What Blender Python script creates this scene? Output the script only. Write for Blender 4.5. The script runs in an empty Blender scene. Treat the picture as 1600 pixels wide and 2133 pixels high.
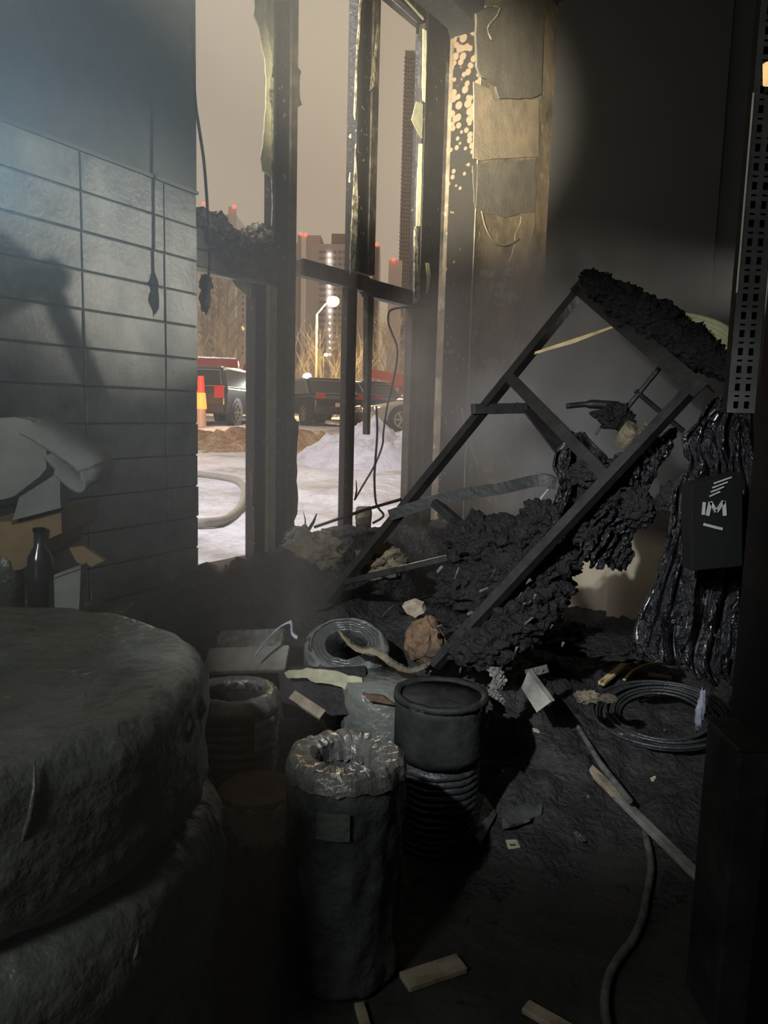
import bpy, bmesh, math, random
from mathutils import Vector, Matrix, noise
random.seed(7)
R = math.radians
SC = bpy.context.scene
COL = SC.collection

# ------------------------------------------------------------------ camera
F = 1600.0
PITCH, ROLL = R(7.53), R(1.5)
CAM = Vector((0, 0, 1.5))
fw = Vector((0, math.cos(PITCH), -math.sin(PITCH)))
r0 = Vector((1, 0, 0)); u0 = Vector((0, math.sin(PITCH), math.cos(PITCH)))
rt = r0 * math.cos(ROLL) + u0 * math.sin(ROLL)
up = u0 * math.cos(ROLL) - r0 * math.sin(ROLL)
cd = bpy.data.cameras.new('camera'); cam = bpy.data.objects.new('camera', cd); COL.objects.link(cam)
cd.sensor_fit = 'HORIZONTAL'; cd.sensor_width = 36; cd.lens = 36 * F / 1600; cd.clip_end = 2000; cd.clip_start = 0.02
m = Matrix.Identity(4)
for i in range(3):
    m[i][0] = rt[i]; m[i][1] = up[i]; m[i][2] = -fw[i]; m[i][3] = CAM[i]
cam.matrix_world = m
SC.camera = cam

# ------------------------------------------------------------------ world, exposure
w = bpy.data.worlds.new('night_sky'); SC.world = w; w.use_nodes = True
bgn = w.node_tree.nodes['Background']; bgn.inputs[0].default_value = (1.0, 0.79, 0.575, 1); bgn.inputs[1].default_value = 0.42
SC.view_settings.view_transform = 'Standard'; SC.view_settings.look = 'None'
SC.view_settings.gamma = 1; SC.view_settings.use_curve_mapping = False
SC.view_settings.exposure = 0.0
SC.cycles.max_bounces = 4; SC.cycles.diffuse_bounces = 2; SC.cycles.glossy_bounces = 2; SC.cycles.volume_bounces = 1; SC.cycles.volume_step_rate = 2.0; SC.cycles.use_light_tree = False; SC.cycles.use_denoising = True
SC.cycles.sample_clamp_indirect = 4

# ------------------------------------------------------------------ pixel -> place helpers (the photo frame is 1600 x 2133)
def ray(px, py):
    d = fw + rt * ((px - 800) / F) - up * ((py - 1066.5) / F)
    return d
def P(px, py, Y):
    d = ray(px, py); return CAM + d * (Y / d.y)
def Pz(px, py, z):
    d = ray(px, py); return CAM + d * ((z - CAM.z) / d.z)
class Plane:
    def __init__(s, p, ang):
        s.p = Vector((p.x, p.y, 0)); s.d = Vector((math.sin(ang), math.cos(ang), 0))
        s.n = Vector((math.cos(ang), -math.sin(ang), 0))          # into the room
    def hit(s, px, py, off=0):
        d = ray(px, py); q = s.p + s.n * off
        return CAM + d * ((q - CAM).dot(s.n) / d.dot(s.n))
    def tz(s, px, py, off=0):
        h = s.hit(px, py, off); return (h - s.p).dot(s.d), h.z
    def at(s, t, z, off=0):
        return s.p + s.d * t + s.n * off + Vector((0, 0, z))
TW = Plane(P(412, 850, 3.70), R(28))            # inner face of the tiled wall
WN = Plane(P(412, 850, 4.02), R(33))            # plane of the window
_c = WN.hit(925, 500); REV = 0.27
_e = P(1112, 1000, 5.9)
EW = Plane(_e, R(33) + math.pi / 2)             # partition that closes the room

# ------------------------------------------------------------------ lamps
def lamp(name, kind, loc, energy, color, size=0.05, aim=None, angle=60, blend=0.5):
    l = bpy.data.lights.new(name, kind); l.energy = energy; l.color = color
    o = bpy.data.objects.new(name, l); COL.objects.link(o); o.location = loc
    if kind == 'SPOT':
        l.spot_size = R(angle); l.spot_blend = blend
    if kind == 'AREA':
        l.size = size
    else:
        l.shadow_soft_size = size
    if aim is not None:
        o.rotation_euler = (Vector(aim) - Vector(loc)).to_track_quat('-Z', 'Y').to_euler()
    return o
TORCH = Vector((-0.95, 0.0, 2.35))
NEAR = P(-130, 420, 1.2)
lamp('helmet_torch_light', 'SPOT', NEAR, 26, (0.40, 0.76, 1.0), 0.04, NEAR + TW.n + Vector((0, 0, .45)), 125, 1.0)
lamp('hand_torch_beam', 'SPOT', TORCH, 9500, (1.0, 0.91, 0.72), 0.04, P(900, 260, 5.6), 20, 1.0)
lamp('added_rack_fill', 'SPOT', TORCH, 900, (0.90, 0.95, 1.0), 0.03, P(1060, 1180, 3.2), 42, 1.0)  # added spot that brightens the rack and debris and gives them glints
AISLE = Vector((2.95, 4.25, 2.2))
lamp('aisle_torch_beam', 'SPOT', AISLE, 850, (1.0, 0.93, 0.80), 0.02, TW.hit(310, 530), 19, 1.0)
FILL = Vector((-1.7, -1.0, 2.6))
lamp('added_fill_light', 'AREA', FILL, 30, (0.95, 1.0, 0.97), 0.6, (-.3, 2.6, 0.5))  # added soft fill from behind the camera, no doorway is built there
FLOOD = WN.at(-3.2, 8.0, -3.0)
lamp('facade_floodlight', 'SPOT', FLOOD, 3700, (0.93, 0.92, 1.0), 0.15, WN.at(3.5, .5, -6.5), 110, 0.7)

# ------------------------------------------------------------------ materials
def mat(name, col, rough=0.8, metal=0.0, col2=None, scale=6.0, lo=0.35, hi=0.65, bump=0.25, bscale=30.0, spec=0.4, detail=6, dist=0.01, trans=0, alpha=1):
    mt = bpy.data.materials.new(name); mt.use_nodes = True
    nt = mt.node_tree; bs = nt.nodes['Principled BSDF']
    bs.inputs['Roughness'].default_value = rough; bs.inputs['Metallic'].default_value = metal
    bs.inputs['Specular IOR Level'].default_value = spec
    c4 = (*col, 1)
    bs.inputs['Base Color'].default_value = c4
    tc = nt.nodes.new('ShaderNodeTexCoord')
    if col2 is not None:
        n = nt.nodes.new('ShaderNodeTexNoise'); n.inputs['Scale'].default_value = scale; n.inputs['Detail'].default_value = detail
        n.inputs['Roughness'].default_value = 0.65
        nt.links.new(tc.outputs['Object'], n.inputs['Vector'])
        rp = nt.nodes.new('ShaderNodeValToRGB'); rp.color_ramp.elements[0].position = lo; rp.color_ramp.elements[1].position = hi
        rp.color_ramp.elements[0].color = c4; rp.color_ramp.elements[1].color = (*col2, 1)
        nt.links.new(n.outputs['Fac'], rp.inputs['Fac']); nt.links.new(rp.outputs['Color'], bs.inputs['Base Color'])
    if bump:
        n2 = nt.nodes.new('ShaderNodeTexNoise'); n2.inputs['Scale'].default_value = bscale; n2.inputs['Detail'].default_value = 5
        nt.links.new(tc.outputs['Object'], n2.inputs['Vector'])
        b = nt.nodes.new('ShaderNodeBump'); b.inputs['Strength'].default_value = bump; b.inputs['Distance'].default_value = dist
        nt.links.new(n2.outputs['Fac'], b.inputs['Height']); nt.links.new(b.outputs['Normal'], bs.inputs['Normal'])
    if trans: bs.inputs['Transmission Weight'].default_value = trans
    return mt
def emit(name, col, s):
    mt = bpy.data.materials.new(name); mt.use_nodes = True; nt = mt.node_tree
    bs = nt.nodes['Principled BSDF']; bs.inputs['Base Color'].default_value = (*col, 1)
    bs.inputs['Emission Color'].default_value = (*col, 1); bs.inputs['Emission Strength'].default_value = s
    mt.cycles.emission_sampling = 'NONE'
    return mt
K = {}
K['floor'] = mat('sooty_floor', (.012, .012, .011), .75, col2=(.035, .032, .028), scale=3, bump=.5, bscale=25, dist=.02)
K['soot_wall'] = mat('sooty_plaster', (.04, .043, .043), .9, col2=(.085, .088, .083), scale=1.6, bump=.4)
K['tile'] = mat('sooty_tile', (.055, .065, .066), .5, col2=(.23, .24, .22), scale=2.3, lo=.4, hi=.68, bump=.35, bscale=55)
K['grout'] = mat('dark_grout', (.035, .035, .033), .9)
K['plinth'] = mat('painted_plinth', (.11, .12, .105), .7, col2=(.06, .065, .06), scale=2)
K['ash'] = mat('char_and_ash', (.008, .008, .009), .8, col2=(.032, .028, .028), scale=9, bump=1, bscale=45, dist=.03)
K['char'] = mat('charcoal', (.006, .006, .006), .7, spec=.25, col2=(.016, .015, .015), scale=20, bump=1, bscale=60, dist=.03)
K['melt'] = mat('melted_black_plastic', (.010, .010, .011), .16, col2=(.02, .02, .022), scale=14, bump=1, bscale=24, dist=.12, spec=1.0)
K['frame'] = mat('sooty_window_paint', (.012, .012, .0115), .42, col2=(.20, .19, .15), scale=26, lo=.62, hi=.70, bump=.4, bscale=40)
K['frame_brown'] = mat('scorched_window_paint', (.020, .018, .015), .5, col2=(.085, .07, .048), scale=12, lo=.45, hi=.7, bump=.4)
K['cream'] = mat('cream_paint', (.36, .36, .23), .6, col2=(.26, .25, .17), scale=14, bump=.3)
K['peel'] = mat('peeling_pale_yellow_paint', (.72, .69, .42), .6, col2=(.55, .52, .33), scale=25, bump=.4)
K['burnt_peel'] = mat('scorched_paint_flakes', (.07, .06, .04), .7, col2=(.45, .42, .28), scale=22, lo=.4, hi=.6, bump=.6)
K['steel'] = mat('sooty_rack_steel', (.009, .009, .0085), .5, .2, col2=(.022, .021, .019), scale=10, bump=.3)
K['post'] = mat('grey_rack_post', (.15, .15, .14), .5, .3, col2=(.075, .075, .07), scale=7)
K['black'] = mat('black_panel', (.004, .004, .004), .8, spec=.15)
K['soot_metal'] = mat('sooty_drum_metal', (.008, .0085, .0085), .7, col2=(.024, .024, .023), scale=7, bump=.7, bscale=22, spec=.15)
K['card'] = mat('brown_cardboard', (.34, .24, .13), .85, col2=(.24, .17, .1), scale=6)
K['paper'] = mat('grey_white_foam', (.34, .36, .33), .8, col2=(.22, .24, .23), scale=6, bump=.4)
K['wood'] = mat('scorched_wood', (.36, .30, .21), .8, col2=(.13, .10, .07), scale=9, bump=.5)
K['wood_pale'] = mat('pale_split_wood', (.55, .42, .20), .75, col2=(.34, .25, .12), scale=20, bump=.4)
K['grey_wood'] = mat('grey_board', (.22, .21, .18), .8, col2=(.09, .085, .075), scale=8, bump=.5)
K['film'] = mat('grey_stretch_film', (.07, .078, .068), .34, col2=(.13, .132, .115), scale=5, bump=.9, bscale=18, dist=.02, spec=.6)
K['film_dark'] = mat('dark_stretch_film', (.035, .040, .038), .33, col2=(.065, .07, .065), scale=6, bump=.9, bscale=22, dist=.015, spec=.6)
K['cable'] = mat('black_cable', (.016, .017, .018), .38, col2=(.035, .037, .037), scale=15, bump=.5, bscale=60)
K['silver_wrap'] = mat('silvery_coil_wrap', (.16, .15, .13), .35, .3, col2=(.06, .06, .055), scale=14, bump=.9, bscale=40)
K['violet'] = mat('violet_highlight', (.20, .17, .55), .35, col2=(.35, .32, .6), scale=20)
K['label'] = mat('scorched_white_label', (.36, .37, .33), .7, col2=(.24, .24, .22), scale=14)
K['print'] = mat('label_print', (.05, .05, .05), .8)
K['cream_label'] = mat('cream_label_scrap', (.42, .4, .27), .8, col2=(.25, .23, .15), scale=12)
K['brown'] = mat('brown_scorched_paper', (.12, .07, .036), .85, col2=(.04, .028, .02), scale=8, bump=.6)
K['clod'] = mat('scorched_brown_clod', (.17, .14, .085), .9, col2=(.045, .038, .03), scale=7, bump=1, bscale=25, dist=.03)
K['yellow_tube'] = mat('pale_yellow_tube', (.62, .58, .33), .5, col2=(.4, .38, .2), scale=8)
K['rope'] = mat('sooty_hose', (.13, .125, .115), .7, col2=(.04, .04, .038), scale=22, bump=.5)
K['crust'] = mat('crusty_foam', (.17, .17, .14), .9, col2=(.04, .04, .036), scale=18, bump=1, bscale=40, dist=.02)
K['white'] = mat('white_print', (.30, .30, .27), .7, col2=(.18, .18, .16), scale=40)
K['tinted'] = mat('pale_melted_blob', (.42, .43, .52), .4, col2=(.2, .2, .27), scale=18)

# pier plaster: tan plaster, soot clouds, dark pits
def plaster():
    mt = mat('scorched_tan_plaster', (.30, .235, .145), .85, col2=(.10, .085, .06), scale=2.6, lo=.42, hi=.66, bump=.5, bscale=35)
    nt = mt.node_tree; bs = nt.nodes['Principled BSDF']
    src = bs.inputs['Base Color'].links[0].from_socket
    tc = [n for n in nt.nodes if n.type == 'TEX_COORD'][0]
    n = nt.nodes.new('ShaderNodeTexNoise'); n.inputs['Scale'].default_value = 11; n.inputs['Detail'].default_value = 4
    nt.links.new(tc.outputs['Object'], n.inputs['Vector'])
    rp = nt.nodes.new('ShaderNodeValToRGB'); rp.color_ramp.elements[0].position = .60; rp.color_ramp.elements[1].position = .66
    nt.links.new(n.outputs['Fac'], rp.inputs['Fac'])
    mx = nt.nodes.new('ShaderNodeMix'); mx.data_type = 'RGBA'
    nt.links.new(rp.outputs['Color'], mx.inputs['Factor']); nt.links.new(src, mx.inputs['A']); mx.inputs['B'].default_value = (.34, .31, .19, 1)
    nt.links.new(mx.outputs['Result'], bs.inputs['Base Color'])
    return mt
K['plaster'] = plaster()
def speckle():
    mt = mat('blistered_reveal', (.02, .018, .015), .8, bump=.6, bscale=40)
    nt = mt.node_tree; bs = nt.nodes['Principled BSDF']; tc = [n for n in nt.nodes if n.type == 'TEX_COORD'][0]
    v = nt.nodes.new('ShaderNodeTexVoronoi'); v.inputs['Scale'].default_value = 19; v.feature = 'F1'
    nt.links.new(tc.outputs['Object'], v.inputs['Vector'])
    n = nt.nodes.new('ShaderNodeTexNoise'); n.inputs['Scale'].default_value = 2.2; nt.links.new(tc.outputs['Object'], n.inputs['Vector'])
    sx = nt.nodes.new('ShaderNodeSeparateXYZ'); nt.links.new(tc.outputs['Object'], sx.inputs[0])
    mr = nt.nodes.new('ShaderNodeMapRange'); mr.inputs[1].default_value = 2.7; mr.inputs[2].default_value = 4.4; mr.inputs[3].default_value = -.30; mr.inputs[4].default_value = .14
    nt.links.new(sx.outputs['Z'], mr.inputs[0])
    a = nt.nodes.new('ShaderNodeMath'); a.operation = 'ADD'; nt.links.new(mr.outputs[0], a.inputs[0]); nt.links.new(n.outputs['Fac'], a.inputs[1])
    s = nt.nodes.new('ShaderNodeMath'); s.operation = 'SUBTRACT'; nt.links.new(a.outputs[0], s.inputs[0]); nt.links.new(v.outputs['Distance'], s.inputs[1])
    rp = nt.nodes.new('ShaderNodeValToRGB'); rp.color_ramp.elements[0].position = .0; rp.color_ramp.elements[1].position = .07
    rp.color_ramp.elements[0].color = (.03, .027, .022, 1); rp.color_ramp.elements[1].color = (.27, .195, .125, 1)
    nt.links.new(s.outputs[0], rp.inputs['Fac']); nt.links.new(rp.outputs['Color'], bs.inputs['Base Color'])
    return mt
K['speckle'] = speckle()
def partition_mat():
    mt = mat('sooted_partition', (.30, .26, .185), .8, bump=.25, bscale=35)
    nt = mt.node_tree; bs = nt.nodes['Principled BSDF']; tc = [n for n in nt.nodes if n.type == 'TEX_COORD'][0]
    n = nt.nodes.new('ShaderNodeTexNoise'); n.inputs['Scale'].default_value = 3; n.inputs['Detail'].default_value = 6; nt.links.new(tc.outputs['Object'], n.inputs['Vector'])
    sx = nt.nodes.new('ShaderNodeSeparateXYZ'); nt.links.new(tc.outputs['Object'], sx.inputs[0])
    ml = nt.nodes.new('ShaderNodeMath'); ml.operation = 'MULTIPLY_ADD'; ml.inputs[1].default_value = .25; nt.links.new(n.outputs['Fac'], ml.inputs[0]); nt.links.new(sx.outputs['Z'], ml.inputs[2])
    rp = nt.nodes.new('ShaderNodeValToRGB'); e = rp.color_ramp.elements
    e[0].position = .70; e[0].color = (.48, .41, .29, 1); e[1].position = .84; e[1].color = (.034, .033, .030, 1)
    nt.links.new(ml.outputs[0], rp.inputs['Fac']); nt.links.new(rp.outputs['Color'], bs.inputs['Base Color'])
    return mt
K['partition'] = partition_mat()

# ------------------------------------------------------------------ mesh helpers
def axes(x, z=Vector((0, 0, 1))):
    x = Vector(x).normalized(); z = Vector(z)
    y = z.cross(x)
    if y.length < 1e-4: y = Vector((0, 1, 0)).cross(x)
    y.normalize(); z = x.cross(y)
    return x, y, z
class MB:
    def __init__(s): s.v = []; s.f = []
    def add(s, vs, fs):
        o = len(s.v); s.v += [Vector(q) for q in vs]; s.f += [[i + o for i in f] for f in fs]; return s
    def box(s, c, size, X=Vector((1, 0, 0)), Z=Vector((0, 0, 1))):
        x, y, z = axes(X, Z); c = Vector(c); a, b, h = [q / 2 for q in size]
        vs = [c + x * (i * a) + y * (j * b) + z * (k * h) for i in (-1, 1) for j in (-1, 1) for k in (-1, 1)]
        return s.add(vs, [(0, 1, 3, 2), (4, 6, 7, 5), (0, 4, 5, 1), (2, 3, 7, 6), (0, 2, 6, 4), (1, 5, 7, 3)])
    def bar(s, p, q, wd, ht, Z=Vector((0, 0, 1))):
        p, q = Vector(p), Vector(q); return s.box((p + q) / 2, ((q - p).length, wd, ht), q - p, Z)
    def angle_iron(s, p, q, wd, th, Z):
        p, q = Vector(p), Vector(q); x, y, z = axes(q - p, Z); c = (p + q) / 2; L = (q - p).length
        s.box(c, (L, wd, th), x, z); s.box(c + y * (wd / 2 - th / 2) - z * (wd / 2), (L, th, wd), x, z); return s
    def tube(s, pts, rad, n=8, caps=True):
        pts = [Vector(p) for p in pts]; rs = rad if isinstance(rad, (list, tuple)) else [rad] * len(pts)
        o = len(s.v); prev = None
        for i, p in enumerate(pts):
            t = (pts[min(i + 1, len(pts) - 1)] - pts[max(i - 1, 0)])
            if t.length < 1e-9: t = Vector((0, 0, 1))
            t.normalize()
            if prev is None:
                a = t.orthogonal().normalized()
            else:
                a = prev - t * prev.dot(t)
                a = a.normalized() if a.length > 1e-6 else t.orthogonal().normalized()
            prev = a; b = t.cross(a)
            for k in range(n):
                an = 2 * math.pi * k / n; s.v.append(p + (a * math.cos(an) + b * math.sin(an)) * rs[i])
        for i in range(len(pts) - 1):
            for k in range(n):
                s.f.append([o + i * n + k, o + i * n + (k + 1) % n, o + (i + 1) * n + (k + 1) % n, o + (i + 1) * n + k])
        if caps:
            s.f.append([o + k for k in range(n)][::-1]); s.f.append([o + (len(pts) - 1) * n + k for k in range(n)])
        return s
    def lathe(s, c, prof, n=48, pert=None, X=Vector((1, 0, 0)), Z=Vector((0, 0, 1)), closed=True):
        """prof: (r, z) list; a closed loop revolves to a ring"""
        x, y, z = axes(X, Z); c = Vector(c); o = len(s.v); k = len(prof)
        for i in range(n):
            a = 2 * math.pi * i / n
            for j, (r, h) in enumerate(prof):
                if pert:
                    dr, dz = pert(a, r, h); r += dr; h += dz
                s.v.append(c + (x * math.cos(a) + y * math.sin(a)) * r + z * h)
        for i in range(n):
            for j in range(k if closed else k - 1):
                s.f.append([o + i * k + j, o + ((i + 1) % n) * k + j, o + ((i + 1) % n) * k + (j + 1) % k, o + i * k + (j + 1) % k])
        return s
    def poly(s, pts, th):
        """flat outline with thickness th (vector)"""
        n = len(pts); o = len(s.v); pts = [Vector(p) for p in pts]
        s.v += pts + [p + th for p in pts]
        s.f.append([o + i for i in range(n)]); s.f.append([o + n + i for i in range(n)][::-1])
        for i in range(n): s.f.append([o + i, o + (i + 1) % n, o + n + (i + 1) % n, o + n + i][::-1])
        return s
    def blob(s, c, size, amp=.3, freq=3.0, sub=4, seed=0, fine=0.0):
        bm = bmesh.new(); bmesh.ops.create_icosphere(bm, subdivisions=sub, radius=1)
        o = len(s.v); c = Vector(c); sd = Vector((seed * 3.1, seed * 1.7, seed * 2.3))
        for vv in bm.verts:
            d = vv.co.normalized()
            k = 1 + amp * noise.noise(d * freq + sd) * 1.6 + amp * .5 * noise.noise(d * freq * 2.7 + sd) + fine * (noise.noise(d * freq * 4.3 + sd) + .6 * noise.noise(d * freq * 9 + sd))
            s.v.append(c + Vector((d.x * size[0], d.y * size[1], d.z * size[2])) * k)
        for ff in bm.faces: s.f.append([o + q.index for q in ff.verts])
        bm.free(); return s
    def ribbon(s, pts, widths, th, Z):
        """bent strip along pts; widths along Z direction vector(s)"""
        pts = [Vector(p) for p in pts]; n = len(pts)
        ws = widths if isinstance(widths, (list, tuple)) else [widths] * n
        o = len(s.v)
        for i, p in enumerate(pts):
            t = (pts[min(i + 1, n - 1)] - pts[max(i - 1, 0)]).normalized()
            zz = Vector(Z[i] if isinstance(Z, list) else Z); zz = (zz - t * zz.dot(t)).normalized(); nn = t.cross(zz)
            a = zz * (ws[i] / 2)
            s.v += [p - a - nn * th / 2, p + a - nn * th / 2, p + a + nn * th / 2, p - a + nn * th / 2]
        for i in range(n - 1):
            for k in range(4):
                s.f.append([o + i * 4 + k, o + i * 4 + (k + 1) % 4, o + i * 4 + 4 + (k + 1) % 4, o + i * 4 + 4 + k])
        s.f.append([o, o + 1, o + 2, o + 3][::-1]); s.f.append([o + (n - 1) * 4 + k for k in range(4)])
        return s
def spline(pts, n=8):
    pts = [Vector(p) for p in pts]; out = []
    for i in range(len(pts) - 1):
        a = pts[max(i - 1, 0)]; b = pts[i]; c = pts[i + 1]; d = pts[min(i + 2, len(pts) - 1)]
        for k in range(n):
            t = k / n
            out.append(.5 * ((2 * b) + (c - a) * t + (2 * a - 5 * b + 4 * c - d) * t * t + (3 * b - a - 3 * c + d) * t ** 3))
    out.append(pts[-1]); return out
ROOT = {}
def build(name, mb, material, parent=None, smooth=False, bevel=0, loc=None):
    root = parent
    while root is not None and root.parent is not None: root = root.parent
    if parent is not None: L = ROOT[root.name]
    elif loc is not None: L = Vector(loc)
    else:
        n = len(mb.v); L = Vector((sum(q.x for q in mb.v) / n, sum(q.y for q in mb.v) / n, min(q.z for q in mb.v)))
    me = bpy.data.meshes.new(name); me.from_pydata([tuple(q - L) for q in mb.v], [], mb.f); me.update()
    bm = bmesh.new(); bm.from_mesh(me); bmesh.ops.recalc_face_normals(bm, faces=bm.faces); bm.to_mesh(me); bm.free()
    if smooth:
        for p in me.polygons: p.use_smooth = True
    o = bpy.data.objects.new(name, me); COL.objects.link(o)
    me.materials.append(material if not isinstance(material, str) else K[material])
    if parent is None:
        o.location = L; ROOT[o.name] = L
    else: o.parent = parent
    if bevel:
        b = o.modifiers.new('bevel', 'BEVEL'); b.width = bevel; b.segments = 2; b.limit_method = 'ANGLE'
    return o
def tag(o, label, cat, group=None, kind=None):
    o['label'] = label; o['category'] = cat
    if group: o['group'] = group
    if kind: o['kind'] = kind
    return o
def thing(name, label, cat, loc, group=None):
    o = bpy.data.objects.new(name, None); COL.objects.link(o); o.location = loc; o.empty_display_size = .05
    ROOT[o.name] = Vector(loc); return tag(o, label, cat, group)
def struct(name, mb, material, label=None, parent=None, **kw):
    o = build(name, mb, material, parent, **kw)
    if parent is None:
        o['kind'] = 'structure'
        if label: o['label'] = label; o['category'] = name.split('_')[0]
    return o

# ================================================================== the room
def slab(pl, t0, t1, z0, z1, o0, o1):
    return MB().box(pl.at((t0 + t1) / 2, (z0 + z1) / 2, (o0 + o1) / 2), (t1 - t0, abs(o1 - o0), z1 - z0), pl.d)
struct('floor', MB().box((0, 3.0, -.05), (9.6, 11.4, .1)), 'floor', 'soot blackened concrete floor covered with fire debris')
_w0, _w1 = WN.at(-1.2, 0, -.14), WN.at(7.5, 0, -.14)
_l0 = TW.at(-6.2, 0, -.55)
struct('ceiling', MB().poly([Vector((_l0.x, _l0.y, 5)), Vector((_l0.x, -2.7, 5)), Vector((3.45, -2.7, 5)), Vector((3.45, _w1.y, 5)), Vector((_w1.x, _w1.y, 5)), Vector((_w0.x, _w0.y, 5))], Vector((0, 0, .1))), 'soot_wall', 'sooty ceiling of the burnt room')
struct('wall_back', MB().box((-.6, -2.6, 2.5), (8.8, .2, 5)), 'soot_wall', 'sooty wall behind the camera')
struct('wall_right', MB().box((3.35, 1.0, 2.5), (.2, 7.0, 5)), 'soot_wall', 'soot black wall behind the perforated rack post')
ZT0, ROWH, COLW = TW.tz(412, 1202)[1], 0.15, 0.45
ZT1 = ZT0 + 12 * ROWH
wl = struct('wall_left', slab(TW, -6.2, 0, 0, 5, -.55, -.012), 'grout', 'dark tiled wall with sooty oblong tiles beside the window')
build('upper_plaster', slab(TW, -6.2, 0.004, ZT1 + .012, 5, -.012, -.003), 'soot_wall', wl)
build('plinth', slab(TW, -6.2, 0.004, 0, ZT0 - .012, -.012, .006), 'plinth', wl)
build('ledge', slab(TW, -6.2, 0.006, ZT1 - .002, ZT1 + .012, -.012, .008), 'plinth', wl)
rr = random.Random(3)
tile_t = [0.0, -.21]
while tile_t[-1] > -1.9: tile_t.append(tile_t[-1] - COLW)
for row in range(12):
    for c in range(len(tile_t) - 1):
        g = .004
        o = build('tile', slab(TW, tile_t[c + 1] + g, tile_t[c] - (g if c else 0), ZT0 + row * ROWH + g, ZT0 + (row + 1) * ROWH - g, -.013, rr.uniform(-.003, .003)), 'tile', wl, bevel=.003)

# window wall: parapet, lintel, pier with its reveal
tj = WN.tz(922, 500)[0]
ZS, ZTOP = .60, WN.tz(905, 22, .1)[1]
struct('wall_parapet', slab(WN, -.9, tj + .02, 0, ZS, -.14, REV - .02), 'ash', 'charred low wall under the broken window')
struct('wall_lintel', slab(WN, -.9, tj + .02, ZTOP, 5, -.14, REV), 'soot_wall', 'sooty lintel above the broken window')
pier = struct('wall_window', slab(WN, tj + .012, tj + 3.3, 0, 5, -.14, REV), 'plaster', 'scorched tan plaster pier to the right of the window')
build('reveal_lining', slab(WN, tj, tj + .012, ZS, ZTOP, .04, REV - .004), 'speckle', pier)
cb = MB()
zz = [ZS + (ZTOP - ZS) * i / 60 for i in range(61)]
cb.tube([WN.at(tj + noise.noise(Vector((0, 0, z * 3))) * .006, z, REV + .002) for z in zz], [.006 + .003 * noise.noise(Vector((5, 1, z * 9))) for z in zz], 6)
build('corner_bead', cb, 'cream', pier, smooth=True)
# peeled layers of plaster standing proud on the pier (outlines measured on the wall)
K['patch_grey'] = mat('grey_render_patch', (.20, .18, .135), .85, col2=(.13, .115, .09), scale=5, bump=.5, bscale=50)
K['patch_tan'] = mat('tan_render_patch', (.40, .315, .205), .85, col2=(.24, .2, .14), scale=6, bump=.5, bscale=50)
K['patch_pale'] = mat('pale_flaked_paint', (.45, .42, .27), .8, col2=(.16, .14, .09), scale=13, lo=.45, hi=.6, bump=.6, bscale=50)
def wob(pts, sub=5, amp=5, sd=0):
    out = []
    n = len(pts)
    for i in range(n):
        a, b = pts[i], pts[(i + 1) % n]
        for k in range(sub):
            t = k / sub; x = a[0] + (b[0] - a[0]) * t; y = a[1] + (b[1] - a[1]) * t
            out.append((x + amp * noise.noise(Vector((x * .05, y * .05, sd))), y + amp * noise.noise(Vector((x * .05, y * .05, sd + 9)))))
    return out
def patch(px, material, th, sd=0, amp=5, off=0.0):
    pts = [WN.hit(x, y, REV + off) for x, y in wob(px, 5, amp, sd)]
    return build('plaster_patch', MB().poly(pts, WN.n * th), material, pier)
patch([(989, 28), (1132, -40), (1124, 196), (1100, 206), (1036, 206), (1030, 182), (1012, 165), (1000, 162), (989, 140)], 'patch_grey', .016, 1, 3)
patch([(986, 172), (1020, 186), (1028, 212), (1122, 206), (1120, 326), (1000, 334), (984, 330)], 'patch_tan', .008, 2, 3)
patch([(984, 345), (1118, 332), (1112, 440), (1050, 452), (990, 440)], 'patch_grey', .006, 4, 6)
patch([(1085, 450), (1112, 446), (1105, 560), (1080, 570), (1060, 545)], 'patch_tan', .006, 5, 6)
for cx, cy, n_ in ((1040, 590, 9), (1050, 760, 8), (1045, 870, 8), (1040, 1000, 6)):
    rr = random.Random(cx + cy)
    for i in range(n_):
        x = cx + rr.uniform(-32, 32); y = cy + rr.uniform(-40, 40); s_ = rr.uniform(7, 20)
        pts = [(x + s_ * rr.uniform(.6, 1.2) * math.cos(a), y + s_ * rr.uniform(.5, .9) * math.sin(a)) for a in [k * math.pi / 4 for k in range(8)]]
        patch(pts, 'patch_pale', rr.uniform(.004, .010), i, 2)
crk = MB()
crk.tube([WN.hit(x, y, REV + .018) for x, y in spline([(1010, 14, 0), (1035, 22, 0), (1028, 45, 0), (1016, 62, 0), (1022, 82, 0)], 5) and [(q.x, q.y) for q in spline([(1010, 14, 0), (1040, 15, 0), (1034, 34, 0), (1016, 58, 0), (1024, 84, 0)], 5)]], .007, 6)
build('curled_flake', crk, 'patch_pale', pier, smooth=True)
crk = MB().tube([WN.hit(q.x, q.y, REV + .012) for q in spline([(1003, 440, 0), (1012, 475, 0), (1030, 505, 0), (1055, 510, 0), (1080, 498, 0)], 6)], [.006] * 12 + [.009] * 13, 6)
build('curled_flake', crk, 'patch_tan', pier, smooth=True)
lf = MB().ribbon([WN.hit(q.x, q.y, REV + .03) for q in spline([(962, 850, 0), (978, 915, 0), (990, 950, 0), (1000, 978, 0)], 6)], [.02, .03, .045, .05, .04, .03] * 3 + [.02], .004, WN.d)
build('curled_flake', lf, 'patch_pale', pier, smooth=True)

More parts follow.
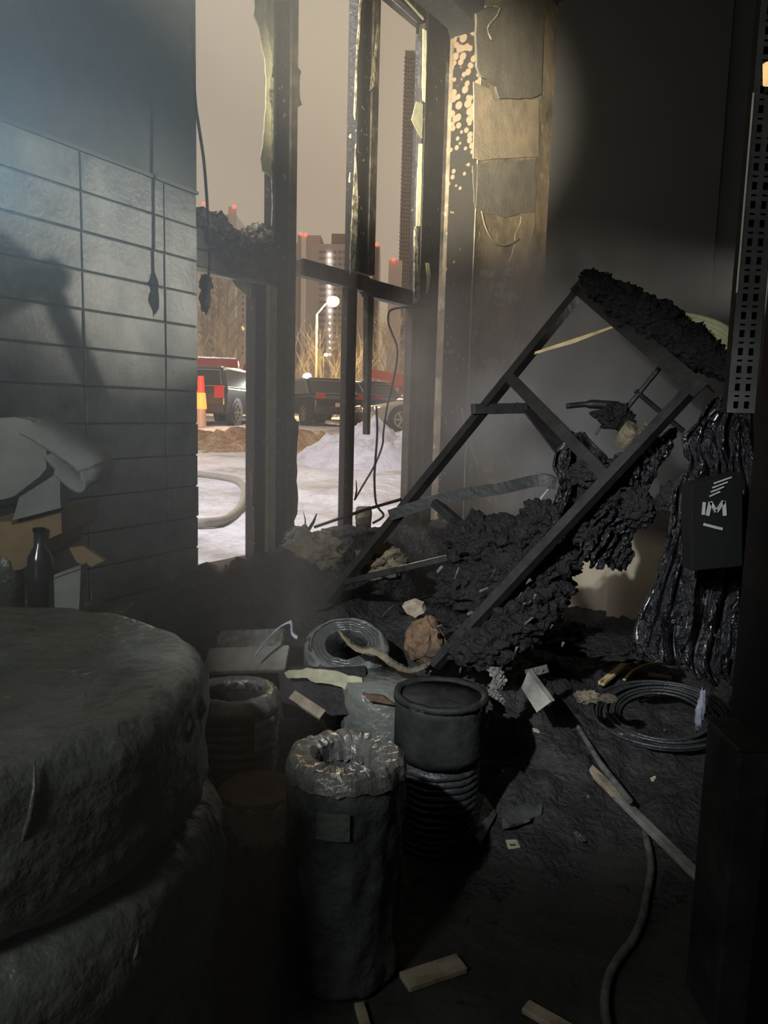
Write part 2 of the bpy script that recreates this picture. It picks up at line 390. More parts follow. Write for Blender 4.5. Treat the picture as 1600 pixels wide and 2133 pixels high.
# partition that closes the room on the right
we = struct('wall_end', slab(EW, 0, 2.75, 0, 5, -.14, 0), 'partition', 'soot blackened partition wall with a cleaner beige foot')
t_p = EW.tz(1272, 1200)[0]
build('pilaster', slab(EW, t_p, t_p + .55, 0, 5, -.01, .045), 'partition', we)
build('ceiling_beam', slab(EW, -.03, 2.75, EW.tz(1125, 14)[1], 5, -.16, .05), 'black', we)

struct('wall_far', slab(EW, -1.3, 2.75, 0, 5, -2.0, -1.86), 'soot_wall', 'sooty wall behind the partition')

# ------------------------------------------------------------------ the burnt window
WIN = thing('window_1', 'tall burnt window frame with broken panes and sooty mullions', 'window', WN.at(1.2, ZS, 0))
WIN['kind'] = 'structure'
def vbar(name, l, r_, py, z0, z1, o0, o1, material, bev=.006):
    a = WN.tz(l, py, o1)[0]; b = WN.tz(r_, py, o1)[0]
    return build(name, slab(WN, a, b, z0, z1, o0, o1), material, WIN, bevel=bev)
vbar('mullion', 573, 620, 300, ZS, ZTOP, -.03, .05, 'frame')
vbar('mullion_bead', 606, 620, 300, ZS, ZTOP, .05, .065, 'frame_brown', .003)
zt0, zt1 = 2.275, 2.385
vbar('mullion', 742, 784, 350, zt1, ZTOP, -.03, .05, 'frame')
vbar('mullion_bead', 772, 786, 350, zt1, ZTOP, .05, .064, 'frame_brown', .003)
vbar('lower_mullion', 720, 740, 850, ZS, zt0, -.02, .03, 'frame')
zb = WN.hit(758, 905, .02).z
mb = MB().box(WN.at((WN.tz(748, 760)[0] + WN.tz(766, 760)[0]) / 2, (zb + zt0) / 2, .03), (.075, .04, zt0 - zb), WN.d)
for q in mb.v:
    if q.z < 1.7: q += WN.d * .03 * (1 if (q - WN.at(WN.tz(757, 760)[0], 0, .03)).dot(WN.d) < 0 else -.3)
build('broken_sash_stile', mb, 'frame_brown', WIN, bevel=.004)
vbar('jamb', 881, 921, 400, ZS, ZTOP, -.04, .06, 'frame')
vbar('jamb_bead', 875, 882, 400, zt1, ZTOP, -.005, .045, 'frame_brown', .003)
vbar('lower_jamb_bead', 852, 872, 900, ZS, zt0, -.02, .04, 'frame_brown', .003)
vbar('jamb_stop', 884, 897, 900, ZS, zt0, .06, .075, 'frame_brown', .003)
ta, tb, tc_, td = WN.tz(575, 540)[0], WN.tz(620, 540)[0], WN.tz(742, 560)[0], WN.tz(872, 600)[0]
build('transom', slab(WN, -.5, ta, zt0, zt1, -.03, .05), 'frame', WIN, bevel=.008)
build('transom', slab(WN, tb, tc_ + .1, zt0, zt1 - .01, -.03, .045), 'frame_brown', WIN, bevel=.008)
build('transom', slab(WN, tc_ + .08, td, zt0 - .01, zt1 - .02, -.03, .045), 'frame_brown', WIN, bevel=.008)
build('transom_drip', slab(WN, tc_ + .08, td, zt0 - .03, zt0 - .01, -.01, .07), 'frame', WIN, bevel=.004)
build('head_rail', slab(WN, -.5, td + .1, ZTOP - .05, ZTOP, -.03, .05), 'frame', WIN, bevel=.006)
build('corner_brace', MB().bar(WN.hit(822, -14, .02), WN.hit(888, 48, .02), .06, .05, WN.n), 'frame', WIN, bevel=.004)
build('corner_brace_edge', MB().bar(WN.hit(838, -8, .06), WN.hit(882, 40, .06), .012, .012, WN.n), 'cream', WIN, bevel=.002)
build('sill', slab(WN, -.6, tj, ZS, ZS + .035, -.1, .2), 'ash', WIN, bevel=.01)
# opened lower sash on the left, cream edge
sash_t = WN.tz(577, 800, .05)[0]
build('sash_rail', slab(WN, -.5, sash_t, zt0 - .085, zt0 - .004, -.02, .055), 'frame_brown', WIN, bevel=.005)
build('sash_rail_edge', slab(WN, -.5, sash_t, zt0 - .105, zt0 - .085, -.02, .04), 'cream', WIN, bevel=.003)
build('sash_stile', slab(WN, sash_t - .075, sash_t - .004, ZS, zt0 - .1, -.02, .052), 'cream', WIN, bevel=.005)
build('sash_stile', slab(WN, sash_t - .165, sash_t - .077, ZS, zt0 - .1, -.04, .035), 'frame', WIN, bevel=.005)
build('sash_handle', MB().box(WN.at(sash_t - .175, WN.hit(536, 1015).z, .03), (.03, .03, .2), WN.d), 'frame_brown', WIN, bevel=.006)
# burnt lumps and paint hanging on the frame
def flake(px, off, th, material, name='paint_flake', sd=0, amp=3):
    return build(name, MB().poly([WN.hit(x, y, off) for x, y in wob(px, 4, amp, sd)], WN.n * th), material, WIN)
flake([(527, -6), (556, -6), (552, 30), (563, 110), (566, 150), (560, 190), (566, 280), (562, 368), (545, 356), (541, 330), (549, 270), (553, 180), (548, 120), (537, 60), (528, 30)], .02, .008, 'peel', sd=1)
flake([(556, -6), (572, -6), (574, 130), (570, 160), (562, 100), (552, 40)], .03, .006, 'cream', sd=2)
flake([(560, 160), (572, 165), (572, 480), (566, 470), (563, 300)], .03, .008, 'burnt_peel', sd=3)
flake([(619, 140), (625, 150), (622, 190), (627, 218), (619, 226)], .0, .006, 'peel', sd=4)
flake([(734, 270), (726, 284), (735, 292), (730, 350), (726, 378), (734, 390), (738, 340)], .0, .006, 'peel', sd=5)
flake([(866, 212), (880, 218), (878, 288), (870, 276), (856, 250)], .05, .006, 'cream', sd=6, amp=1)
flake([(880, 60), (887, 64), (886, 215), (879, 208)], .05, .006, 'peel', sd=7, amp=2)
flake([(872, 300), (879, 300), (874, 470), (866, 470), (868, 380)], .05, .006, 'peel', sd=8, amp=2)
flake([(748, -4), (752, -4), (744, 110), (740, 250), (736, 240), (742, 100)], .055, .006, 'burnt_peel', sd=9, amp=2)
flake([(786, 50), (789, 60), (779, 180), (770, 190)], .066, .003, 'clod', sd=10, amp=1)
flake([(477, 574), (533, 588), (526, 622), (505, 612), (492, 600)], .0, .006, 'peel', sd=11, amp=5)
flake([(735, 400), (740, 300), (744, 420), (738, 560), (728, 570), (730, 470)], .055, .008, 'burnt_peel', sd=12, amp=2)
flake([(862, 480), (868, 470), (872, 620), (860, 640)], .05, .012, 'burnt_peel', sd=13, amp=4)
flake([(886, 548), (893, 548), (896, 570), (893, 600), (888, 612), (890, 575)], .064, .006, 'peel', sd=14, amp=1)
flake([(606, 870), (617, 880), (612, 960), (617, 1040), (608, 1100), (600, 1100), (603, 990)], .055, .02, 'char', sd=15, amp=5)
# charred foam remains along the top of the transom
for i, (x, y, s_, mt_) in enumerate([(422, 470, .10, 'burnt_peel'), (444, 478, .11, 'burnt_peel'), (462, 490, .09, 'clod'), (480, 498, .08, 'clod'), (500, 500, .06, 'clod'), (515, 497, .07, 'burnt_peel'), (541, 492, .085, 'burnt_peel'), (556, 498, .06, 'clod'), (430, 500, .12, 'char'), (465, 512, .10, 'char'), (500, 516, .08, 'char'), (535, 518, .08, 'char')]):
    build('charred_sealant', MB().blob(WN.hit(x, y, .0), (s_ * .75, s_ * .6, s_ * .75), .35, 3, 3, i, .25), mt_, WIN)
for i, (px_, th_) in enumerate([([(413, 440), (424, 430), (440, 452), (470, 476), (486, 490), (430, 492), (413, 480)], .02), ([(524, 478), (540, 466), (560, 468), (566, 492), (540, 496)], .015)]):
    flake(px_, -.03, th_, 'peel', 'peeled_sealant', 20 + i, 6)

# ================================================================== outside: snow, cars, trucks, trees, blocks of flats
K['snow'] = mat('trampled_snow', (.82, .82, .87), .75, col2=(.40, .365, .345), scale=1.1, lo=.42, hi=.66, bump=.8, bscale=5, dist=.12, detail=8)
K['snow_clean'] = mat('clean_snow', (.78, .77, .84), .7, col2=(.55, .53, .6), scale=3, bump=.9, bscale=6, dist=.1)
K['dirt'] = mat('orange_lit_leafy_dirt', (.34, .16, .05), .9, col2=(.62, .45, .26), scale=3.5, bump=1, bscale=14, dist=.1)  # dirt and leaves, with the orange lamplight put into the colour
def gz(x, y):
    return .50 + .024 * max(0, min(y, 30) - 5) + .05 * noise.noise(Vector((x * .5, y * .5, 3))) + .035 * noise.noise(Vector((x * 1.4, y * 2.6, 1))) + .012 * noise.noise(Vector((x * 5, y * 7, 4)))
def beyond(x, y):   # outside the window plane
    return (Vector((x, y, 0)) - WN.p).dot(WN.n) < -.16
ts = [-16 + .28 * i for i in range(130)]
while ts[-1] < 340: ts.append(ts[-1] + max(.5, (ts[-1] - 18) * .22))
os_ = [-.15 - .13 * j for j in range(100)]
while os_[-1] > -280: os_.append(os_[-1] * 1.16)
mb = MB(); nx, ny = len(ts) - 1, len(os_) - 1
for off in os_:
    for t in ts:
        q = WN.p + WN.d * t + WN.n * off
        mb.v.append(Vector((q.x, q.y, gz(q.x, q.y))))
for j in range(ny):
    for i in range(nx):
        a = j * (nx + 1) + i; mb.f.append([a, a + 1, a + nx + 2, a + nx + 1])
struct('ground', mb, 'snow', 'trampled grey white snow in the yard outside the window', smooth=True)

def mound(name, c, rx, ry, h, material, sd, n=46, rough=.16):
    mb = MB()
    for j in range(n + 1):
        for i in range(n + 1):
            x = -1 + 2 * i / n; y = -1 + 2 * j / n; r_ = math.hypot(x, y)
            k = max(0, 1 - r_ * r_) ** .7
            z = h * k * (1 + .5 * noise.noise(Vector((x * 2.5, y * 2.5, sd)))) + rough * k * noise.noise(Vector((x * 8, y * 8, sd + 4))) + rough * .5 * k * noise.noise(Vector((x * 19, y * 19, sd)))
            X, Y = c.x + x * rx, c.y + y * ry
            mb.v.append(Vector((X, Y, gz(X, Y) - .06 + z)))
    for j in range(n):
        for i in range(n):
            a = j * (n + 1) + i; mb.f.append([a, a + 1, a + n + 2, a + n + 1])
    return build(name, mb, material, smooth=True)
def at_ground(px, Y): 
    q = P(px, 900, Y); return Vector((q.x, q.y, gz(q.x, q.y)))
tag(mound('snow_mound', at_ground(795, 12.6), 1.45, 1.5, .56, 'snow_clean', 2), 'heaped clean lavender white snow beyond the thin mullion', 'snow mound')
tag(mound('dirt_bank', at_ground(540, 15.6), 3.4, 2.6, .20, 'dirt', 5, rough=.3), 'bank of dirt and leaves with orange light in its colour in front of the parked cars', 'dirt bank')

# fire hose on the snow
hz = [(402, 1078), (430, 1076), (470, 1066), (500, 1045), (510, 1022), (496, 1004), (460, 996), (402, 992)]
pts = []
for x, y in hz:
    q = Pz(x, y, .62); q.z = gz(q.x, q.y) + .035; pts.append(q)
K['hose'] = mat('canvas_hose', (.42, .40, .33), .8, col2=(.3, .28, .23), scale=20)
tag(build('fire_hose', MB().tube(spline(pts, 8), .04, 10), 'hose', smooth=True), 'pale canvas fire hose curving over the snow', 'hose')

# ---- vehicles
K['glass'] = mat('dark_car_glass', (.012, .014, .016), .08, bump=0, spec=.6)
K['tyre'] = mat('tyre_rubber', (.012, .012, .012), .8)
K['alloy'] = mat('alloy_rim', (.42, .38, .30), .35, .7)
K['red_lamp'] = emit('red_tail_lamp', (.9, .04, .02), 1.2)
K['orange_lamp'] = emit('amber_lamp', (1.0, .30, .05), 1.6)
K['white_lamp'] = emit('white_flood_lamp', (1, .97, .92), 8)
K['red_lens'] = mat('red_lens', (.35, .02, .02), .3)
K['plate'] = mat('white_number_plate', (.45, .38, .33), .5)
K['plastic'] = mat('black_bumper', (.02, .02, .02), .6)
K['chrome'] = mat('chrome_strip', (.45, .45, .43), .25, .9)
def car(name, label, loc, rz, col, suv=False, L=4.5, W=1.82, H=1.5):
    """local x forward, rear at -L/2"""
    t = thing(name, label, 'car', loc, 'cars parked in the snowy yard')
    M_ = Matrix.Rotation(rz, 3, 'Z')
    def tf(mb_): 
        mb_.v = [M_ @ q + Vector(loc) for q in mb_.v]; return mb_
    paint = mat(name + '_paint', col, .28, .25, bump=0, spec=.6)
    h = L / 2; belt = .62 * H
    if suv: side = [(-h, .32), (-h, .9), (-h + .1, belt + .04), (h - 1.25, belt), (h - .25, .62 * belt + .28), (h, .6), (h, .3)]
    else: side = [(-h, .35), (-h, .78), (-h + .25, belt), (h - 1.35, belt - .03), (h - .3, .66), (h, .52), (h, .28)]
    def loft(profile, ws):
        mb_ = MB(); n = len(profile); rows = []
        for sgn, k in ((-1, 1.0), (-1, .86), (1, .86), (1, 1.0)):
            pass
        for y, inset in ((-W / 2, .06), (-W / 2 + .05, 0), (W / 2 - .05, 0), (W / 2, .06)):
            cx = sum(p[0] for p in profile) / n; cz = sum(p[1] for p in profile) / n
            rows.append([Vector((cx + (x - cx) * (1 - inset * .6), y, cz + (z - cz) * (1 - inset))) for x, z in profile])
        for r_ in rows: mb_.v += r_
        for k in range(3):
            for i in range(n): mb_.f.append([k * n + i, k * n + (i + 1) % n, (k + 1) * n + (i + 1) % n, (k + 1) * n + i])
        mb_.f.append(list(range(n))); mb_.f.append([3 * n + i for i in range(n)][::-1]); return mb_
    body = build('body', tf(loft(side, None)), paint, t, bevel=.03)
    if suv: cab = [(-h + .06, belt), (-h + .28, H - .04), (-h + .6, H), (h - 2.2, H - .03), (h - 1.2, belt)]
    else: cab = [(-h + .45, belt), (-h + 1.1, H - .03), (-h + 1.5, H), (h - 2.1, H - .03), (h - 1.25, belt - .02)]
    mb_ = MB(); n = len(cab)
    for sg in (-1, 1):
        for x, z in cab:
            k = (z - belt) / (H - belt); mb_.v.append(Vector((x, sg * (W / 2 - .05 - .17 * k), z)))
    mb_.f += [list(range(n)), list(range(n, 2 * n))[::-1]] + [[i, (i + 1) % n, n + (i + 1) % n, n + i] for i in range(n)]
    build('cabin', tf(mb_), paint, t, bevel=.04)
    cc = sum(p[0] for p in cab) / n
    for sg in (-1, 1):       # side windows, proud of the cabin
        pts = []
        for x, z in cab:
            z2 = belt + .05 + (z - belt) * .80; k = (z2 - belt) / (H - belt); x2 = cc + (x - cc) * .86
            pts.append(Vector((x2, sg * (W / 2 - .045 - .17 * k), z2)))
        wn = build('side_window', tf(MB().poly(pts, Vector((0, sg * .012, 0)))), K['glass'], t)
        pts2 = [Vector((p.x, p.y + sg * .008, p.z)) for p in pts]
        build('window_trim', tf(MB().tube(pts2 + [pts2[0]], .014, 5)), K['chrome'], wn)
    def quad(a, b, off):
        (x0, z0), (x1, z1) = a, b
        wa = W / 2 - .16; wb = W / 2 - .27
        def lr(k): return x0 + (x1 - x0) * k, z0 + (z1 - z0) * k
        (xa, za), (xb, zb_) = lr(.12), lr(.9)
        return [Vector((xa + off, -wa, za)), Vector((xa + off, wa, za)), Vector((xb + off, wb, zb_)), Vector((xb + off, -wb, zb_))]
    rw = build('rear_window', tf(MB().poly(quad(cab[0], cab[1], -.014), Vector((-.01, 0, .004)))), K['glass'], t)
    q = quad(cab[0], cab[1], -.026); q = [M_ @ v + Vector(loc) for v in q]
    build('window_trim', MB().tube(q + [q[0]], .016, 5), K['chrome'], rw)
    build('windshield', tf(MB().poly(quad(cab[-1], cab[-2], .014), Vector((.01, 0, .004)))), K['glass'], t)
    rad = .33 if not suv else .36
    for x in (-h + .85, h - .9):
        for sg in (-1, 1):
            ar = MB().lathe((x, sg * (W / 2 - .09), rad), [(rad + .07, -.1), (rad + .07, .1), (.02, .1), (.02, -.1)], 24, Z=Vector((0, 1, 0)), X=Vector((1, 0, 0)))
            build('wheel_arch', tf(ar), K['plastic'], t)
            wh = build('wheel', tf(MB().lathe((x, sg * (W / 2 - .09), rad), [(rad - .02, -.11), (rad, -.08), (rad, .08), (rad - .02, .11), (.6 * rad, .115), (.6 * rad, -.115)], 28, Z=Vector((0, 1, 0)))), K['tyre'], t, smooth=False)
            rm = MB()
            for k in range(6):
                a = k * math.pi / 3; rm.bar(Vector((x, sg * (W / 2 + .015), rad)), Vector((x + math.cos(a) * rad * .66, sg * (W / 2 + .015), rad + math.sin(a) * rad * .66)), .05, .03, Vector((0, 1, 0)))
            rm.lathe((x, sg * (W / 2 + .01), rad), [(rad * .6, -.02), (rad * .7, -.02), (rad * .7, .02), (rad * .6, .02)], 24, Z=Vector((0, 1, 0)))
            build('rim', tf(rm), K['alloy'], wh)
    zt = .62 * belt + .32
    for sg in (-1, 1):
        build('tail_light', tf(MB().box((-h - .005, sg * (W / 2 - .2), zt if not suv else .95), (.06, .3, .16 if not suv else .36))), K['red_lens'], t, bevel=.02)
        build('headlight', tf(MB().box((h - .08, sg * (W / 2 - .25), .62), (.12, .38, .12), Vector((1, 0, -.3)))), K['alloy'], t, bevel=.02)
    build('rear_bumper', tf(MB().box((-h - .02, 0, .46), (.14, W * .96, .26))), K['plastic'], t, bevel=.04)
    build('front_bumper', tf(MB().box((h - .03, 0, .4), (.14, W * .94, .24))), K['plastic'], t, bevel=.04)
    build('number_plate', tf(MB().box((-h - .1, 0, .5 if suv else .62), (.02, .52, .12))), K['plate'], t, bevel=.004)
    for sg in (-1, 1):
        build('mirror', tf(MB().box((h - 1.55, sg * (W / 2 + .09), belt + .08), (.1, .2, .13))), paint, t, bevel=.03)
    build('roof_snow' if not suv else 'roof_rail', tf(MB().box((cc - .1, 0, H + .005), (1.0 if not suv else 1.6, W * .62, .02))), K['chrome'] if suv else mat('frost', (.4, .4, .38), .6), t, bevel=.008)
    return t
def heading(v): return math.atan2(v.y, v.x)
q = at_ground(474, 24.8)
car('suv', 'dark grey estate car seen from its rear with number plate', q, R(79), (.035, .042, .042), True, 4.8, 1.9, 1.68)
q = at_ground(652, 25.6)
car('sedan', 'black sedan parked next to the main mullion', q, R(118), (.014, .017, .022), False, 4.5, 1.8, 1.45)
q = at_ground(748, 28.6)
car('hatchback', 'small dark blue car behind the thin mullion', q, R(128), (.015, .028, .16), False, 4.1, 1.75, 1.45)
q = at_ground(905, 22.4)
car('hatchback', 'silver grey car behind the snow mound', q, R(197), (.34, .33, .30), False, 4.4, 1.78, 1.45)

# red fire truck behind the estate car, and the red crane boom further along
K['red'] = mat('fire_truck_red', (.50, .055, .03), .4, col2=(.38, .04, .025), scale=2, bump=.1)
q = at_ground(402, 31); tr = thing('fire_truck', 'red fire truck box body behind the dark estate car', 'truck', q)
D = Vector((.985, .17, 0)).normalized()
build('box_body', MB().box(q + Vector((0, 0, 1.45)) - D * 1.2, (6.0, 2.3, 1.5), D), 'red', tr, bevel=.05)
build('roof_rail', MB().box(q + Vector((0, 0, 2.26)) - D * 1.2, (5.8, .2, .1), D), 'chrome', tr)
build('chassis', MB().box(q + Vector((0, 0, .55)) - D * .2, (8.0, 2.0, .3), D), 'plastic', tr)
build('cab', MB().box(q + Vector((0, 0, 1.35)) + D * 2.9, (1.8, 2.2, 1.4), D), 'red', tr, bevel=.08)
build('windscreen', MB().box(q + Vector((0, 0, 1.7)) + D * 3.82, (.04, 1.9, .6), D), 'glass', tr)
for k in (-2.8, 2.7):
    for sg in (-1, 1):
        build('wheel', MB().lathe(q + D * k + Vector((-D.y, D.x, 0)) * sg * 1.0 + Vector((0, 0, .5)), [(.5, -.14), (.5, .14), (.15, .14), (.15, -.14)], 24, Z=Vector((-D.y, D.x, 0))), 'tyre', tr)
q = at_ground(842, 31); tr = thing('crane_truck', 'low red truck with an orange crane boom above the silver car', 'truck', q)
build('bed', MB().box(q + Vector((.6, 0, .75)), (3.4, 2.2, .8)), 'red', tr, bevel=.05)
K['boom'] = mat('orange_red_boom', (.62, .13, .04), .45)
build('boom', MB().bar(P(763, 776, 31), P(838, 790, 31), .4, .36), 'boom', tr, bevel=.03)
build('boom_head', MB().box(P(832, 792, 31), (.5, .5, .55)), 'boom', tr, bevel=.05)
build('strut', MB().bar(P(828, 792, 31), P(806, 818, 31), .3, .3), 'red', tr, bevel=.03)
for k in (-.6, 1.7):
    for sg in (-1, 1):
        build('wheel', MB().lathe(q + Vector((k, sg * 1.0, .45)), [(.45, -.14), (.45, .14), (.15, .14), (.15, -.14)], 24, Z=Vector((0, 1, 0))), 'tyre', tr)
# added glowing post, stands in for a red-orange tail light at the wall edge
q = at_ground(419, 22.0)
bp = thing('tail_glow_post', 'added red and orange glowing post standing in for a tail light beside the tiled wall edge', 'tail_glow', q)
build('foot', MB().lathe(q, [(.01, 0), (.16, 0), (.14, .5), (.01, .5)], 16), 'plate', bp)
build('lower_lamp', MB().lathe(q, [(.01, .5), (.17, .5), (.13, .95), (.01, .95)], 16), 'orange_lamp', bp)
build('upper_lamp', MB().lathe(q, [(.01, .95), (.11, .95), (.08, 1.42), (.01, 1.42)], 16), 'red_lamp', bp)

# street lamps
K['lamp_warm'] = emit('sodium_lamp', (1.0, .70, .26), 4)
K['pole'] = mat('pale_lamp_pole', (.42, .34, .22), .6)
def street_lamp(label, px, Y, ytop, hx, hy, r_, energy, mt_='lamp_warm', colr=(1, .74, .36)):
    b = at_ground(px, Y); t = thing('street_lamp', label, 'lamp', b, 'lamps in the yard')
    top = P(px + (2 if ytop < 700 else 0), ytop, Y); head = P(hx, hy, Y - .5); b2 = Vector((top.x, top.y, b.z))
    build('pole', MB().tube([b2, top], [.07, .05], 8), 'pole', t)
    build('arm', MB().tube([top, (top + head) / 2 + Vector((0, 0, .15)), head + Vector((0, 0, .1))], .03, 6), 'pole', t)
    build('lamp_head', MB().blob(head, (r_, r_, r_ * .8), .05, 2, 2), mt_, t, smooth=True)
    lamp('street_lamp_light', 'POINT', head + Vector((0, -.4, -.3)), energy, colr, .2).parent = None
    return t
street_lamp('tall street lamp with a bright golden head', 658, 36, 655, 694, 628, .30, 2600)
street_lamp('short lamp glowing yellow beside the cream sash', 532, 34, 752, 536, 748, .14, 220)
street_lamp('tiny lamp glimmering in the far tree', 674, 50, 744, 679, 739, .14, 60)
fl = thing('work_floodlight', 'dazzling white work light above the black sedan', 'lamp', at_ground(640, 28), 'lamps in the yard')
b = at_ground(640, 28)
build('stand', MB().tube([b, P(640, 792, 28)], .04, 6), 'pole', fl)
build('lamp_head', MB().blob(P(640, 784, 28), (.16, .12, .12), .05, 2, 2), 'white_lamp', fl, smooth=True)
for i, (x, y) in enumerate([(622, 797), (652, 797), (662, 799)]):
    build('side_lamp', MB().box(P(x, y, 28), (.17, .1, .08)), 'white_lamp', fl, bevel=.02)
lamp('work_floodlight_light', 'SPOT', P(640, 770, 27.6), 2500, (1, .95, .88), .1, at_ground(590, 17), 80, .6)
ob = P(396, 850, 18.5)
lamp('orange_dirt_glow', 'POINT', ob, 420, (1, .42, .12), .2)  # unseen orange source that warms the dirt bank

# ---- far buildings, city haze put into their lightened colours
K['bld_pale'] = mat('pale_block', (.90, .84, .74), .9, col2=(.8, .74, .65), scale=.4, bump=0)
K['bld_grey'] = mat('grey_block', (.60, .54, .51), .9, bump=0)
K['bld_brown'] = mat('brown_block', (.48, .42, .40), .9, bump=0)
K['bld_tower'] = mat('tower_net', (.50, .42, .38), .9, bump=0)
K['bld_line'] = mat('tower_floor_edge', (.27, .22, .20), .9, bump=0)
K['bld_column'] = mat('light_column', (.85, .76, .68), .9, bump=0)
K['pane_dark'] = mat('unlit_window', (.26, .22, .21), .5, bump=0)
K['pane_lit'] = emit('lit_window', (1.0, .72, .30), 1.3)
K['stair_lit'] = emit('stairwell_light', (1.0, .95, .85), 9)
K['beacon'] = emit('red_roof_beacon', (1.0, .06, .04), 4)
def block(name, label, x0, x1, ytop, Y, material, depth=14, cat='building', ybase=842):
    A = P(x0, 700, Y); B = P(x1, 700, Y); z1 = P((x0 + x1) / 2, ytop, Y).z
    t = thing(name, label, cat, Vector(((A.x + B.x) / 2, Y, .5)), 'buildings beyond the yard')
    build('wall', MB().box(((A.x + B.x) / 2, Y + depth / 2, (z1 + .3) / 2), (B.x - A.x, depth, z1 - .3)), material, t)
    t['zt'] = z1
    return t
def windows(t, xs, ys, Y, wpx, hpx, lit=(), name='window', material='pane_dark'):
    k = wpx * Y / F
    me = None
    for i, x in enumerate(xs):
        for j, y in enumerate(ys):
            c = P(x, y, Y - .06)
            mt_ = 'pane_lit' if (i, j) in lit else material
            build(name, MB().box(c, (k, .14, hpx * Y / F)), mt_, t)
def beacon(t, px, py, Y):
    build('roof_beacon', MB().blob(P(px, py, Y), (.005 * Y * .5,) * 3, 0, 1, 1), 'beacon', t)
b1 = block('apartment_block', 'pale tall apartment block at the tiled wall edge', 396, 447, 445, 120, 'bld_pale')
windows(b1, [421, 443], [y for y in range(575, 745, 17)], 120, 6, 8)
windows(b1, [408, 432], [y for y in range(583, 745, 34)], 120, 4, 8)
beacon(b1, 424, 424, 120)
b1c = block('apartment_block', 'slim ribbed tower with a red roof beacon over the charred transom', 447, 491, 446, 150, 'bld_pale')
for x in (452, 458, 464, 470, 477):
    a = P(x, 445, 149.5); build('rib', MB().box((a.x, 149.5, a.z / 2 - .5), (.28, 1, a.z)), 'bld_line', b1c)
build('lift_tower', MB().box((P(484, 600, 149).x, 149, P(484, 432, 149).z / 2), (1.3, 1, P(484, 432, 149).z)), 'bld_grey', b1c)
beacon(b1c, 488, 431, 148)
b2 = block('apartment_block', 'grey apartment block with two yellow lit windows beside the cream sash', 478, 572, 500, 100, 'bld_grey')
windows(b2, [506, 517, 531, 544, 556], [y for y in range(580, 740, 13)], 100, 5, 6, {(0, 8), (2, 9)})
a = P(492, 700, 99.6); build('drain_strip', MB().box((a.x, 99.6, P(492, 560, 99.6).z / 2), (.25, .5, P(492, 560, 99.6).z)), 'bld_column', b2)
b3 = block('apartment_block', 'dark brown apartment block with a bright stairwell column', 614, 757, 508, 110, 'bld_brown')
build('penthouse', MB().box(((P(620, 600, 112).x + P(668, 600, 112).x) / 2, 114, P(640, 493, 112).z / 2), (P(668, 600, 112).x - P(620, 600, 112).x, 6, P(640, 493, 112).z)), 'bld_brown', b3)
build('penthouse', MB().box(((P(690, 600, 112).x + P(740, 600, 112).x) / 2, 114, P(700, 490, 112).z / 2), (P(740, 600, 112).x - P(690, 600, 112).x, 6, P(700, 490, 112).z)), 'bld_line', b3)
build('light_column', MB().box((P(631, 600, 109).x, 109.5, P(631, 490, 109).z / 2), (.55, 1, P(631, 490, 109).z)), 'bld_column', b3)
for y in range(530, 745, 13):
    s_ = 1.0 if y < 660 else .7
    build('stairwell_light', MB().box(P(686 + (1 if y > 640 else 0), y, 109.8), (.24 * s_, .2, .3 * s_)), 'stair_lit', b3)
windows(b3, [668, 676, 697, 708, 718], [y for y in range(525, 740, 13)], 110, 6, 5)
beacon(b3, 627, 487, 109); beacon(b3, 637, 489, 109)
b4 = block('apartment_block', 'narrow block with stacked pale balconies behind the thin mullion', 762, 787, 512, 115, 'bld_grey')
for y in range(530, 745, 12):
    build('balcony', MB().box(P(771, y, 114.4), (.75, 1.0, .35)), 'bld_column', b4)
build('edge_column', MB().box((P(784, 600, 114).x, 114.5, P(784, 515, 114).z / 2), (.45, 1, P(784, 515, 114).z)), 'bld_line', b4)
beacon(b4, 784, 509, 114)
b5 = block('office_block', 'low grey block at the foot of the skyscraper', 806, 834, 542, 200, 'bld_grey')
beacon(b5, 820, 541, 199)
YT = 300
b6 = block('skyscraper', 'very tall brown skyscraper with a fine grid of storeys', 829, 910, 106, YT, 'bld_tower', 40)
A = P(829, 600, YT - .5).x; B = P(910, 600, YT - .5).x; zt = b6['zt']
nst = 88; st = MB(); stx = MB()
for k in range(nst):
    z = 2 + (zt - 3) * k / nst
    o = build('storey_edge', MB().box(((A + B) / 2, YT - .3, z), (B - A, .8, .45)), 'bld_line', b6)
for k in range(17):
    x = A + (B - A) * (k + .5) / 17
    build('facade_fin', MB().box((x, YT - .25, zt / 2), (.28, .9, zt)), 'bld_line', b6)
del b6['zt']
for b_ in (b1, b1c, b2, b3, b4, b5): del b_['zt']
# orange site hut between the trees
hq = at_ground(713, 46); hut = thing('site_hut', 'small orange brown hut among the bare bushes', 'hut', hq)
build('wall', MB().box(hq + Vector((0, 0, .9)), (1.0, 1.2, 1.8)), mat('orange_hut', (.42, .17, .06), .8), hut, bevel=.03)
build('roof', MB().box(hq + Vector((0, 0, 1.85)), (1.2, 1.4, .1)), 'bld_line', hut)

